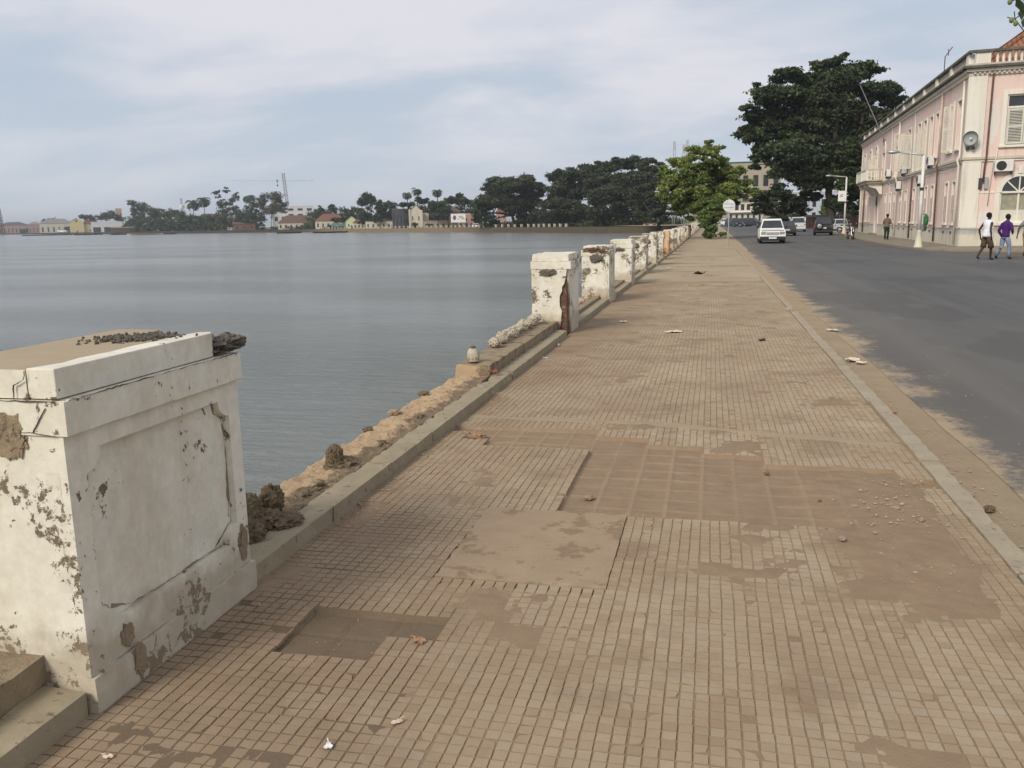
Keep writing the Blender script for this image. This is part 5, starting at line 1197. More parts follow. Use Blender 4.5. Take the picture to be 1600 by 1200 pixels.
# the huge dark tree behind the house
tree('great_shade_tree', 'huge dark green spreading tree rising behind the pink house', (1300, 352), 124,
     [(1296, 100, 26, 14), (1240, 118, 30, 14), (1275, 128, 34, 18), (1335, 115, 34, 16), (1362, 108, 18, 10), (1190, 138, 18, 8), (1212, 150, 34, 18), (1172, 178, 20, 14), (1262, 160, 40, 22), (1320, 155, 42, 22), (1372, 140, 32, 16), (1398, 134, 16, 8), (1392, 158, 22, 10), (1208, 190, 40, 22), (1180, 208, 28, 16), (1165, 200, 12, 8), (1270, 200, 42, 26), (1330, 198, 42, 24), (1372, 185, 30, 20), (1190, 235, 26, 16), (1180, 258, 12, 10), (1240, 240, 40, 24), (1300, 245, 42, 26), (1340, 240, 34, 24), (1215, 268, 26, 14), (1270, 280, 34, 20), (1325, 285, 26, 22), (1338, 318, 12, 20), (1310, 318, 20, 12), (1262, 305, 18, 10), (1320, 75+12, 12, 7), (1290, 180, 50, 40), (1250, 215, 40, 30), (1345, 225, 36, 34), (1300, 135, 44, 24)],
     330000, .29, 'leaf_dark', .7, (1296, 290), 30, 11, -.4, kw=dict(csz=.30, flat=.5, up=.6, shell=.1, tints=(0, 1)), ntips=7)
tree('layered_tree', 'low dark layered tree hanging over the saloon car, left of the silver car', (1224, 350), 150,
     [(1222, 300, 24, 12), (1195, 312, 28, 11), (1240, 316, 28, 12), (1215, 328, 30, 9), (1190, 328, 16, 7), (1255, 330, 18, 7), (1222, 340, 20, 5)], 20000, .34, 'leaf_dark', .35, (1224, 340), 16, 5, -.3, kw=dict(csz=.3, flat=.35, up=.8, shell=.2))
tree('shrub', 'yellowish green shrub above the brick wall under the great tree', (1300, 342), 150, [(1298, 328, 14, 10), (1318, 325, 14, 12), (1286, 336, 9, 6), (1332, 332, 10, 10)], 6000, .3, 'leaf_bush', .12, None, 12, 6, -.3, cat='shrub', kw=dict(tints=(.3, 1)))
# great rain trees on the inner curve of the bay
G = 'great spreading trees along the inner shore'
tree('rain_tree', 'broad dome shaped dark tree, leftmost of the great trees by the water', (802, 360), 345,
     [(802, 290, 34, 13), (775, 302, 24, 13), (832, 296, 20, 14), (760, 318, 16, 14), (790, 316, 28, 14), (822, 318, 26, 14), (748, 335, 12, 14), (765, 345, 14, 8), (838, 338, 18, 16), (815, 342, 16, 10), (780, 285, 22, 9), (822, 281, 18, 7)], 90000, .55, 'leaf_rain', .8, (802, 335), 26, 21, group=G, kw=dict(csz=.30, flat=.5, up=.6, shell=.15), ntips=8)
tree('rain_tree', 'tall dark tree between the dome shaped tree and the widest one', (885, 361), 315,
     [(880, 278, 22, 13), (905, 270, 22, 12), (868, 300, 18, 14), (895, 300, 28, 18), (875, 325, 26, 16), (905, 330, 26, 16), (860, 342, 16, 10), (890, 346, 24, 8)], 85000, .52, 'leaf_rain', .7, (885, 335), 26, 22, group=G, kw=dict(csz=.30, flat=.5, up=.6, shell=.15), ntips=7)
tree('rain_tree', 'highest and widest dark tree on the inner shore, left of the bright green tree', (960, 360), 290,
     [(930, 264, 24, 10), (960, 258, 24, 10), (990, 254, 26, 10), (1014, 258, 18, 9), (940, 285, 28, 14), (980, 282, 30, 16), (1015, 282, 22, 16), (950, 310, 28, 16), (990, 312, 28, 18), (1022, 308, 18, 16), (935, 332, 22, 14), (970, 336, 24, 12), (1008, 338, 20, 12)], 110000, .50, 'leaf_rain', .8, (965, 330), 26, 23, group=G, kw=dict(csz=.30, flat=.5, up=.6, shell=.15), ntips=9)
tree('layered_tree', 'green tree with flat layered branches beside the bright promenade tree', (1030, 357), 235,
     [(1018, 292, 22, 9), (1000, 306, 20, 7), (1030, 310, 22, 8), (1012, 322, 26, 7), (1035, 330, 20, 8), (1000, 334, 18, 5), (1022, 342, 22, 4)], 15000, .5, 'leaf_rain', .6, (1030, 345), 14, 24, kw=dict(csz=.28, flat=.3, up=.9, shell=.2, tints=(.25, 1)))
# branch with green fruit reaching in from above
bp = at(1592, 20, 5.2); tb = Vector((2.9, -1.6, -.2)); t = thing('almond_tree', 'leafy branch with green fruits hanging into the upper right corner', 'tree', tb)
E1 = at(1640, 0, 5.0)-tb; b = MB(); b.tube([(0, 0, -.2), (.05, .0, 1.5), (.0, .1, 3.0)], [.16, .13, .10], 10); b.tube([(0, .1, 2.9), tuple(Vector((0, .1, 2.9)).lerp(E1, .5)+Vector((0, 0, .35))), tuple(E1+Vector((.05, 0, .1))), tuple(at(1600, 18, 5.15)-tb)], [.09, .055, .02, .006], 8); b.build('trunk', M['bark'], t, smooth=True)
tw = MB()
for a, c in (((1600, 18), (1586, 30)), ((1586, 30), (1574, 27)), ((1586, 30), (1585, 18)), ((1586, 30), (1600, 49)), ((1600, 49), (1591, 54)), ((1600, 10), (1582, -4))): tw.tube([at(*a, 5.15)-tb, at(*c, 5.15)-tb], .0032, 5)
tw.build('twig', M['bark'], t)
for (x, y) in ((1580.5, 31.5), (1587, 36.5), (1578, 3), (1583, -3)): rock(tuple(at(x, y, 5.12)-tb), (.014, .014, .018), 1, 2, 0).build('fruit', plain('green_fruit', (.16, .20, .07), .5, .2, 40), t, smooth=True)
lf = MB()
for k, (x, y, dx, dy, w) in enumerate([(1588, -6, 10, 26, 7), (1600, 6, -4, 26, 8), (1606, 20, -8, 24, 7), (1612, 0, -12, 22, 8), (1618, 18, -14, 22, 7), (1622, -10, 10, 20, 8), (1630, 14, 4, 26, 8), (1598, -14, 8, 20, 7)]):
    a = at(x, y, 5.1+.05*k)-tb; c = at(x+dx, y+dy, 5.15+.04*k)-tb; s = at(x+dx*.5+w, y+dy*.5-w*.3, 5.05+.05*k)-tb; s2 = at(x+dx*.5-w, y+dy*.5+w*.3, 5.2+.05*k)-tb; m_ = (a+c)/2+Vector((0, 0, .012))
    lf.add([a, s, c, s2, m_], [(0, 1, 4), (1, 2, 4), (2, 3, 4), (3, 0, 4)])
lf.build('leaf', leafmat('branch_leaf', [(.05, .09, .02), (.09, .14, .03)], .3), t)
crown('crown', [(tb+Vector((.3, -.6, 3.9)), (1.4, 1.4, .6))], 1400, .16, M['leaf_green'], t, tb, 30, seed=4)

# ------------------------------------------------------------------ buildings behind the trees on the right
def block(name, label, px0, px1, ytop, ybase, D, wallm, roofm=None, depth=9, floors=None, rows=(), cat='building', roof='flat', rh=1.6, group=None, door=None, z=-.4, yaw=0):
    """a building facing the camera; px extents give its true width and height at distance D"""
    c = at((px0+px1)/2, ybase, D); w = (px1-px0)*D/F_PX; top = at((px0+px1)/2, ytop, D).z
    base = Vector((c.x, c.y, z)); H = top-z; az = math.atan2(c.x, c.y); t = thing(name, label, cat, base, -az+yaw, group)
    MB().box(-w/2, w/2, 0, depth, 0, H).build('wall', wallm, t)
    rm = roofm or wallm; e = .4
    if roof == 'flat': MB().box(-w/2-.15, w/2+.15, -.15, depth+.15, H+.003, H+.35).build('roof', rm, t)
    if roof == 'hip':
        k = min(w, depth)*.42; MB().add([(-w/2-e, -e, H), (w/2+e, -e, H), (w/2+e, depth+e, H), (-w/2-e, depth+e, H), (-w/2+k, depth/2, H+rh), (w/2-k, depth/2, H+rh)], [(0, 1, 5, 4), (1, 2, 5), (2, 3, 4, 5), (3, 0, 4), (0, 3, 2, 1)]).build('roof', rm, t)
    if roof == 'gable': MB().add([(-w/2-e, -e, H-.1), (0, -e, H+rh), (w/2+e, -e, H-.1), (-w/2-e, depth+e, H-.1), (0, depth+e, H+rh), (w/2+e, depth+e, H-.1)], [(0, 1, 4, 3), (1, 2, 5, 4)]).build('roof', rm, t); MB().add([(-w/2, -.001, H), (w/2, -.001, H), (0, -.001, H+rh-.1)], [(0, 1, 2)]).build('gable_wall', wallm, t)
    if roof == 'shed': MB().add([(-w/2-e, -e, H), (w/2+e, -e, H), (w/2+e, depth+e, H+rh), (-w/2-e, depth+e, H+rh)], [(0, 1, 2, 3)]).build('roof', rm, t)
    for (n, z0, z1, ww, m_) in rows:          # rows of windows, heights as fractions
        for i in range(n):
            x = -w/2 + w*(i+.5)/n; f = MB().box(x-ww*w/2/n, x+ww*w/2/n, -.06, -.002, H*z0, H*z1).build('window', m_[0], t)
            MB().box(x-ww*w/2/n+.08, x+ww*w/2/n-.08, -.075, -.061, H*z0+.08, H*z1-.08).build('pane', m_[1], f)
    if door: x = w*(door[0]-.5); MB().box(x-.5, x+.5, -.05, -.002, 0, min(2.1, H*.75)).build('door', door[1], t)
    return t, w, H
WG = (M['polewhite'], M['glass']); WD = (M['dark'], M['glass']); BR = plain('brown_door', (.12, .06, .04))
c_beige = m_facade('beige_wall', (.36, .31, .24), (.44, .39, .31)); c_teal = plain('teal_cladding', (.02, .12, .12), .5); c_cream = m_facade('cream_wall', (.60, .54, .42), (.66, .62, .52)); c_white = m_facade('white_wall', (.62, .62, .62), (.70, .69, .66)); c_brick = m_facade('dark_brick_wall', (.17, .085, .06), (.12, .07, .055)); c_grey = m_facade('grey_roof_sheet', (.22, .20, .19), (.16, .15, .14)); c_brown = m_roof('brown_roof', (.13, .08, .062), (.18, .105, .08)); c_red = m_roof('red_roof', (.19, .085, .062), (.25, .11, .078)); c_yel = m_facade('yellow_wall', (.62, .52, .28), (.66, .58, .36)); c_lime = m_facade('pale_green_wall', (.58, .62, .34), (.62, .64, .42)); c_turq = m_facade('turquoise_wall', (.16, .36, .30), (.22, .42, .36)); c_dk = m_facade('dark_roof', (.07, .07, .08), (.10, .10, .11)); c_pk = m_facade('rose_wall', (.42, .26, .22), (.5, .36, .3)); c_blue = m_facade('pale_blue_wall', (.42, .46, .52), (.5, .52, .55)); c_steel = plain('crane_red', (.17, .07, .06), .6)
block('apartment_building', 'beige block with a teal roof band behind the bright green tree', 1080, 1215, 256, 350, 250, c_beige, c_teal, 12, rows=((9, .62, .80, .5, WD), (9, .30, .48, .5, WD)))
b = MB(); tb_, w_, H_ = block('shop_building', 'pale building with brown door and balcony behind the far parked cars', 1138, 1190, 316, 351, 235, c_cream, c_grey, 8, rows=((6, .66, .92, .6, WD), (6, .12, .5, .5, WG)), door=(.22, BR))
MB().box(-w_/2, w_/2, -1.0, -.08, H_*.56, H_*.62).build('balcony', M['white'], tb_)
block('pale_building', 'light grey building glimpsed through the great tree', 1225, 1345, 300, 350, 215, c_blue, c_white, 10, rows=((9, .55, .78, .4, WD), (9, .12, .38, .4, WD)))
t, w_, H_ = block('brick_wall', 'long dark brick boundary wall behind the black off road car', 1262, 1400, 338, 358, 140, c_brick, c_grey, .3, cat='wall')
c = at(1232, 350, 165); t = thing('railing_fence', 'white railing fence behind the silver off road car', 'fence', (c.x, c.y, -.3), -math.atan2(c.x, c.y))
MB().box(0, 5.6, -.06, .06, 1.75, 1.95).build('rail', M['white'], t); MB().box(0, 5.6, -.06, .06, 0, .35).build('rail', M['white'], t)
for i in range(12): MB().box(.05+i*.48, .28+i*.48, -.04, .04, .351, 1.749).build('paling', M['white'], t)
for x, y0, y1, nm, lab in ((1052, 222, 350, 'antenna_mast', 'left antenna mast above the bright green tree'), (1066.5, 227, 350, 'antenna_mast', 'middle short antenna mast above the bright green tree'), (1072, 220, 350, 'antenna_mast', 'right pale antenna mast above the bright green tree')):
    c = at(x, y1, 250); tp_ = at(x, y0, 250); t = thing(nm, lab, 'mast', (c.x, c.y, -.4), 0, 'antenna masts behind the promenade tree'); h = tp_.z+.4
    for dx in (-.3, .3): MB().lathe([(.09, 0), (.07, h)], 6, (dx, 0, 0)).build('mast_leg', M['metal'], t)
    b = MB()
    for k in range(int(h/1.5)): b.tube([(-.3, 0, k*1.5), (.3, 0, k*1.5+1.2)], .04, 4)
    b.build('lattice', M['metal'], t); MB().box(-.35, .35, -.12, .12, h-2.4, h-.3).build('panel_antenna', M['metal'], t)
# ------------------------------------------------------------------ the far shore
def DS(px):     # distance of the far shore along the view
    return float(np.interp(px, [0, 100, 200, 300, 400, 560, 700, 830, 950], [1400, 980, 790, 700, 645, 484, 392, 325, 262]))+14
def fb(name, label, px0, px1, ytop, off=8, **k):
    D = DS((px0+px1)/2)+off; return block(name, label, px0, px1, ytop, 362, D, k.pop('wm'), k.pop('rm', None), **k)
# shore wall with its row of posts
g = thing('shore_wall', 'low tan sea wall running along the opposite shore', 'sea wall', (0, 0, 0)); b = MB()
SH = SHORE[1:]
for (x0, y0), (x1, y1) in zip(SH[:-1], SH[1:]):
    if y0 > 1500: break
    d = Vector((x1-x0, y1-y0, 0)).normalized(); n = Vector((-d.y, d.x, 0)); n = n if n.x < 0 or n.y < 0 else -n; p0 = Vector((x0, y0, 0)); p1 = Vector((x1, y1, 0))
    nn = Vector((-d.y, d.x, 0)); 
    if nn.y > 0: nn = -nn
    q = [p0+nn*.6, p1+nn*.6, p1-nn*.6, p0-nn*.6]; b.add([(v.x, v.y, -3) for v in q]+[(v.x, v.y, -.25) for v in q], [(0, 1, 2, 3), (4, 5, 6, 7), (0, 1, 5, 4), (1, 2, 6, 5), (2, 3, 7, 6), (3, 0, 4, 7)])
mm = Mt('shore_wall_stone', .95, .1); xx = mm.sep()[0]; mm.col(mm.mix(mm.ramp(mm.math('MULTIPLY', xx, -.001), [(.20, 0), (.27, 1)]), mm.mix(mm.noise(.6, 5), (.26, .20, .13), (.16, .125, .085)), mm.mix(mm.noise(.3, 5), (.07, .062, .05), (.035, .034, .03)))); mm.L(mm.mix(mm.ramp(mm.math('ADD', mm.math('MULTIPLY', xx, .01), mm.math('MULTIPLY', mm.noise(.1, 5), .3)), [(-.75+1.0-.25, 0), (.01, 0)]) if False else mm.ramp(mm.math('ADD', mm.math('MULTIPLY', xx, .01), 1.3), [(.15, 0), (.5, .75)]), mm.b.inputs['Base Color'].links[0].from_socket, (.06, .05, .036)), mm.b.inputs['Base Color']); M['shorewall'] = mm.m
b.build('wall_face', M['shorewall'], g)
post = thing('shore_pillar', 'small white pillar on the sea wall of the opposite shore', 'pillar', (0, 0, 0), 0, 'white pillars along the opposite shore')
MB().box(-.36, .36, -.3, .3, 0, .95).build('shaft', M['plaster_far'], post); MB().box(-.42, .42, -.36, .36, .952, 1.1).build('cap', M['plaster_far'], post)
first = True; seg = list(zip(SH[3:11], SH[4:12])); acc = 0
for (x0, y0), (x1, y1) in seg:
    p0 = Vector((x0, y0, -.25)); p1 = Vector((x1, y1, -.25)); L = (p1-p0).length; rz = math.atan2(y1-y0, x1-x0); k = acc
    while k < L:
        v = p0.lerp(p1, k/L)
        if -235 < v.x < -38:
            if first: post.location = v; post.rotation_euler = (0, 0, rz); first = False
            else: copy_tree(post, v, rz, post['label'])
        k += 5.1
    acc = k-L
# houses, left to right
fb('warehouse', 'dark roofed long sheds at the far left of the opposite shore', 2, 44, 352, 20, wm=c_pk, rm=c_dk, roof='hip', rh=5, depth=30, rows=((8, .1, .6, .3, WD),))
fb('warehouse', 'pale pink shed with grey roof on the far left shore', 46, 66, 351, 10, wm=c_pk, rm=c_grey, roof='hip', rh=4, depth=16, rows=((4, .1, .6, .3, WG),))
fb('warehouse', 'long grey roofed shed left of the yellow house', 66, 112, 349, 22, wm=c_cream, rm=c_grey, roof='hip', rh=5.5, depth=20, rows=((6, .1, .6, .3, WD),))
yh, w_, H_ = fb('yellow_house', 'small yellow gabled house with a red roofed wing on the opposite shore', 111, 131, 347, 4, wm=c_yel, rm=c_yel, roof='gable', rh=4.5, depth=12, door=(.5, M['dark']), rows=((1, 1.0, 1.2, .12, WD),))
MB().box(w_/2+.02, w_/2+11, 2, 10, 0, H_*.85).build('wing', c_yel, yh); MB().add([(w_/2, 1, H_*.85), (w_/2+15, 1, H_*.85), (w_/2+15, 11, H_*.85), (w_/2, 11, H_*.85), (w_/2+1, 6, H_+2.6), (w_/2+13, 6, H_+2.6)], [(0, 1, 5, 4), (1, 2, 5), (2, 3, 4, 5), (3, 0, 4)]).build('wing_roof', c_red, yh)
MB().box(w_/2+5, w_/2+6.2, 1.9, 1.99, 1, 3).build('window', M['dark'], yh)
fb('white_boathouse', 'long white low building with open sheds at the water on the opposite shore', 146, 192, 347, -4, wm=c_white, rm=M['white'], roof='flat', depth=12, rows=((3, .02, .5, .7, WD),))
fb('boat_shed', 'low dark open shed right of the long white building', 176, 222, 356, -8, wm=c_brown, rm=c_grey, roof='shed', rh=1.2, depth=8)
fb('tower_block', 'small beige tower rising behind the far trees', 184, 193, 326, 260, wm=c_pk, rm=c_cream, depth=12, rows=((2, .6, .8, .4, WD),))
fb('roofed_house', 'red roofed house half hidden by trees under the tall tree', 308, 345, 343, 40, wm=c_pk, rm=c_brown, roof='hip', rh=5, depth=14, rows=((4, .2, .6, .3, WD),))
fb('brick_hut', 'brown brick hut with a thin roof at the waterline', 366, 399, 350, -8, wm=c_brick, rm=c_brown, roof='shed', rh=1.6, depth=9, rows=((3, .3, .6, .3, WD),))
fb('shore_shack', 'small pale shack left of the brown brick hut', 356, 366, 356, -8, wm=c_cream, rm=c_grey, roof='shed', rh=.5, depth=4, rows=((2, .2, .7, .4, WD),))
fb('office_building', 'modern white flat roofed building beside the crane', 450, 492, 322, 90, wm=c_white, rm=M['white'], depth=16, rows=((3, .80, .90, .55, WD), (3, .55, .66, .55, WD), (4, .2, .4, .5, WD)))
fb('annexe', 'lower pale annexe left of the modern white building', 428, 472, 330, 70, wm=c_white, rm=M['white'], depth=12, rows=((4, .45, .7, .45, WD),))
fb('brown_roofed_house', 'wide house with dark brown hip roof below the crane', 436, 492, 348, 12, wm=c_cream, rm=c_brown, roof='hip', rh=5.2, depth=14, rows=((7, .2, .7, .35, WD),), door=(.5, M['dark']))
fb('brown_roofed_house', 'pale house with reddish brown roof right of the round tree', 494, 541, 345, 8, wm=c_cream, rm=c_red, roof='hip', rh=4.5, depth=12, rows=((6, .25, .7, .3, WD),))
fb('turquoise_kiosk', 'low turquoise building below the reddish brown roof', 519, 541, 351, 2, wm=c_turq, rm=c_grey, depth=6, rows=((3, .3, .7, .4, WD),))
fb('lime_house', 'bright pale green gabled house on the opposite shore', 541, 559, 345, 2, wm=c_lime, rm=c_grey, roof='gable', rh=3.0, depth=9, rows=((2, .3, .6, .3, WG),), door=(.5, M['dark']))
fb('small_house', 'brown roofed low house right of the pale green one', 553, 570, 348, 8, wm=c_cream, rm=c_brown, roof='hip', rh=2.6, depth=8, rows=((3, .2, .6, .4, WD),))
fb('white_house', 'long cream garden building behind the shoreline trees', 572, 628, 346, 8, wm=c_cream, rm=c_grey, depth=8, rows=((7, .2, .65, .3, WD),))
fb('open_hall', 'tall dark open hall left of the cream church', 614, 641, 327, 22, wm=c_dk, rm=c_grey, depth=14, rows=((5, .2, .7, .5, WD),))
ch_, w_, H_ = fb('cream_church', 'cream gabled church like building facing the water', 641, 660, 330, 6, wm=c_cream, rm=c_cream, roof='gable', rh=3.4, depth=9, door=(.5, M['dark']), rows=((2, .45, .7, .18, WD),))
MB().box(w_/2+.01, w_/2+3.5, 3, 12, 0, H_*.9).build('nave', c_cream, ch_); MB().box(-w_/2-.4, -w_/2+.5, -.4, .5, 0, H_+.9).build('corner_pier', c_cream, ch_); MB().box(w_/2-.5, w_/2+.4, -.4, .5, 0, H_+.5).build('corner_pier', c_cream, ch_)
fb('grey_wall', 'brownish grey building behind the tree right of the church', 662, 706, 345, 6, wm=c_beige, rm=c_grey, depth=6, rows=((5, .2, .6, .3, WD),))
fb('red_brick_building', 'red brick building with pale top beside the billboard', 716, 742, 335, 14, wm=c_pk, rm=c_white, depth=9, rows=((3, .5, .7, .35, WD), (3, .1, .35, .35, WD)))
fb('brown_roofed_house', 'house with brown roof behind the billboard', 702, 722, 332, 22, wm=c_beige, rm=c_brown, roof='hip', rh=2.2, depth=9, rows=((2, .4, .7, .4, WD),))
fb('roofed_house', 'orange walled house with red roof under the dome shaped tree', 776, 792, 332, 26, wm=c_pk, rm=c_red, roof='hip', rh=3.4, depth=8, rows=((2, .55, .8, .4, WG),), door=(.3, M['white']))
fb('white_kiosk', 'small white kiosk glimpsed under the great trees', 852, 872, 350, 20, wm=c_white, rm=M['white'], depth=4, rows=((2, .3, .8, .5, WD),))
fb('low_hut', 'small cream hut near the end of the balustrade', 1005, 1028, 350, 0, wm=c_cream, rm=c_brown, depth=4, rows=((2, .3, .8, .5, WD),))
# billboard
D = DS(716)+2; c = at(716.5, 358, D); t = thing('billboard', 'white billboard with purple and black print on the opposite shore', 'billboard', (c.x, c.y, -.4), -math.atan2(c.x, c.y)); z0, z1 = at(716, 347.5, D).z+.4, at(716, 334, D).z+.4; w = 23*D/F_PX
pn = MB().box(-w/2, w/2, -.1, .1, z0, z1).build('panel', M['white'], t); MB().box(-w/2+.4, -w/2+.6, .11, .3, 0, z1).build('post', M['metal'], t); MB().box(w/2-.6, w/2-.4, .11, .3, 0, z1).build('post', M['metal'], t)
q = MB(); q.prism([(-1.7+.75*math.cos(2*pi*i/16), (z0+z1)/2+.2+1.1*math.sin(2*pi*i/16)) for i in range(16)], 'XZ', -.12, -.101); q.build('purple_figure', plain('billboard_purple', (.25, .05, .22)), pn)
q = MB()
for i, (x, zc, l) in enumerate([(.2, .5, .8), (1.3, .55, .7), (.6, 0, 1.0), (1.9, .0, .6), (1.4, -.6, 1.0), (2.4, -.5, .5), (-.4, -.7, .6)]): q.prism([(x, (z0+z1)/2+zc), (x+l, (z0+z1)/2+zc+.15), (x+l, (z0+z1)/2+zc+.40), (x, (z0+z1)/2+zc+.28)], 'XZ', -.12, -.101)
q.build('black_lettering', M['dark'], pn)
# crane
def lattice(b, p0, p1, s0, s1, n, r=.12):
    p0, p1 = Vector(p0), Vector(p1); d = (p1-p0).normalized(); a = d.cross(Vector((0, 0, 1)) if abs(d.z) < .9 else Vector((1, 0, 0))).normalized(); c = d.cross(a)
    prev = None
    for i in range(n+1):
        k = i/n; o = p0.lerp(p1, k); s = s0+(s1-s0)*k; cur = [o+a*s+c*s, o-a*s+c*s, o-a*s-c*s, o+a*s-c*s]
        if prev:
            for j in range(4): b.tube([prev[j], cur[j]], r, 4); b.tube([prev[j], cur[(j+1) % 4]], r*.7, 4)
        prev = cur
D = DS(445)+150; c = at(449, 350, D); tpz = at(449, 271, D).z+.4; jz = at(449, 283, D).z+.4
t = thing('tower_crane', 'tall red lattice tower crane with long thin jib on the opposite shore', 'crane', (c.x, c.y, -.4), -math.atan2(c.x, c.y))
b = MB(); lattice(b, (2.5, 0, 0), (-.8, 0, tpz), 1.3, 1.0, 18, .2); b.build('mast', c_steel, t)
k = D/F_PX; b = MB(); lattice(b, (-.5, 0, jz), (-88*k, 0, jz+.5), .35, .2, 22, .015); b.build('jib', M['metal'], t); b = MB(); lattice(b, (0, 0, jz), (42*k, 0, jz), .4, .3, 10, .022); b.build('counter_jib', M['metal'], t)
MB().box(40*k, 43*k, -1, 1, jz-1.6, jz+1.2).build('counterweight', M['polewhite'], t); MB().tube([(-11*k, 0, jz-.5), (-11*k, 0, jz-4)], .12, 5).build('cable', M['dark'], t); MB().box(-12*k, -10*k, -.6, .6, jz-.9, jz+.9).build('trolley', M['dark'], t); rock((-11*k, 0, jz-4), (.7, .7, .9), 1, 2, .1).build('hook', M['dark'], t)
D = 1150; c = at(1, 360, D); tpz = at(0, 311, D).z+.4; t = thing('port_crane', 'dark slender crane tower cut by the left edge of the photo', 'crane', (c.x, c.y, -.4)); b = MB(); lattice(b, (3, 0, 0), (0, 0, tpz), 1.9, .9, 12, .5); b.build('mast', M['dark'], t)
D = 700; c = at(286.5, 350, D+60); t = thing('lattice_antenna', 'pale antenna on a white tank above the left shore trees', 'antenna', (c.x, c.y, -.4)); zt = at(286, 309, D+60).z; b = MB(); lattice(b, (0, 0, 0), (0, 0, zt), .8, .5, 10, .13); b.build('mast', M['metal'], t); MB().lathe([(2.2, zt-9), (2.2, zt-6), (.3, zt-5.4)], 12).build('tank', M['polewhite'], t)
c = at(755, 355, 372); t = thing('tall_pole', 'thin bare pole in front of the dome shaped tree', 'pole', (c.x, c.y, -.4)); MB().lathe([(.14, 0), (.09, 13.5)], 8).build('shaft', M['metal'], t); MB().box(-.5, .5, -.08, .08, 13.3, 13.5).build('crossarm', M['metal'], t)
# white car on the far shore road
c = at(746, 357, DS(746)+0); car('suv', 'white van like car parked on the opposite shore right of the billboard', (c.x, c.y, -.4), pi/2+.1, (.74, .74, .73))
c = at(98, 357, DS(98)+4); car('suv', 'white truck parked left of the yellow house', (c.x, c.y, -.4), pi/2, (.72, .72, .72)).scale = (2.4, 2.4, 2.4)
# boats
def boat(px, py, L, label, col, rz=0, W=None):
    p = gnd(px, py, WZ); t = thing('rowing_boat', label, 'boat', (p.x, p.y, WZ), rz-math.atan2(p.x, p.y), 'small boats along the opposite shore')
    b = MB(); n = 10; rings = []
    for i in range(n+1):
        u = i/n*2-1; w = (W or L*.14)*(1-abs(u)**2.4)+.03; s = .25*abs(u)**2; x = u*L/2; rings.append([(x, -w, .65+s), (x, -w*.7, .05+s*.6), (x, 0, -.1+s*.6), (x, w*.7, .05+s*.6), (x, w, .65+s), (x, w*.85, .6+s), (x, 0, .25+s*.5), (x, -w*.85, .6+s)])
    vs = [v for r in rings for v in r]; fs = [(i*8+j, i*8+(j+1) % 8, (i+1)*8+(j+1) % 8, (i+1)*8+j) for i in range(n) for j in range(8)]
    b.add(vs, fs+[tuple(range(8)), tuple(n*8+j for j in range(8))]); b.build('hull', col, t); MB().box(-.2, .2, -L*.11, L*.11, .5, .58).build('thwart', M['bark'], t)
    return t
boat(227, 366.8, 24, 'long pale boat moored below the left shore trees', M['polewhite']); boat(60, 368.3, 26, 'dark boat at the far left of the shore', M['dark']); boat(94, 367.6, 20, 'dark boat moored left of the yellow house', M['dark'])
boat(138, 367.2, 22, 'dark boat below the long white building', M['bark']); boat(452, 364.6, 14, 'dark rowing boat below the brown roofed house', M['dark']); boat(512, 364.0, 16, 'dark boat hauled up below the reddish brown roof', M['bark']); boat(532, 363.6, 8, 'small dark boat left of the pale green house', M['dark'])
for i, (x, y) in enumerate([(186, 367), (262, 366)]): boat(x, y, 12, ['thin dark boat at the foot of the white boathouse', 'thin dark boat under the dark left shore trees'][i], M['dark'])
# trees of the far shore
def ft(label, px, lst, mat='leaf_rain', off=6, n=5500, leaf=None, name='shore_tree', tr=.35, seed=None, kw=None):
    D = DS(px)+off; k = D/F_PX; tree(name, label, (px, 360), D, lst, n, leaf or 1.35*k, mat, tr*k*1.6, None, 26, seed or int(px), group=None, kw=dict(dict(csz=.30, flat=.7, shell=.1), **(kw or {})))
ft('low olive tree in front of the grey roofed shed', 79, [(72, 347, 8, 5), (84, 348, 10, 6), (78, 352, 10, 5)], 'leaf_rain', 0)
ft('flat dark tree behind the yellow house', 136, [(130, 339, 8, 4), (140, 340, 8, 4)], 'leaf_rain', 40, 2000)
ft('dark spreading tree behind the long white building', 172, [(160, 340, 10, 5), (172, 336, 12, 6), (184, 341, 10, 5)], 'leaf_rain', 40, 3000)
ft('tall dark tree at the left end of the wooded shore', 216, [(206, 318, 8, 6), (216, 326, 12, 12), (224, 324, 9, 10), (212, 342, 12, 10), (224, 345, 10, 10)], 'leaf_dark', 6, 5000)
ft('dark tree second from the left in the wooded shore', 244, [(238, 332, 14, 9), (250, 334, 12, 8), (244, 346, 16, 10)], 'leaf_dark', 2, 5000)
ft('dark rounded tree left of the two palms', 270, [(264, 336, 12, 9), (278, 335, 12, 8), (272, 348, 16, 9)], 'leaf_dark', 4, 5000)
ft('dense dark tree below the two palms', 297, [(290, 342, 12, 10), (302, 346, 12, 9)], 'leaf_dark', 10, 4000)
ft('olive coloured low tree on the left shore', 328, [(320, 346, 10, 8), (332, 348, 11, 7)], 'leaf_rain', 0, 3500, kw=dict(tints=(.3, 1)))
ft('airy tall tree with open top, tallest on the left shore', 352, [(340, 303, 7, 7), (352, 299, 6, 6), (346, 318, 9, 7), (360, 316, 9, 8), (370, 308, 7, 7), (350, 330, 12, 10), (366, 328, 10, 10), (358, 345, 14, 10)], 'leaf_rain', 10, 5500)
ft('dense dark tree behind the brick hut', 400, [(392, 330, 10, 12), (402, 320, 10, 12), (396, 345, 14, 10), (408, 340, 10, 14)], 'leaf_dark', 10, 5500)
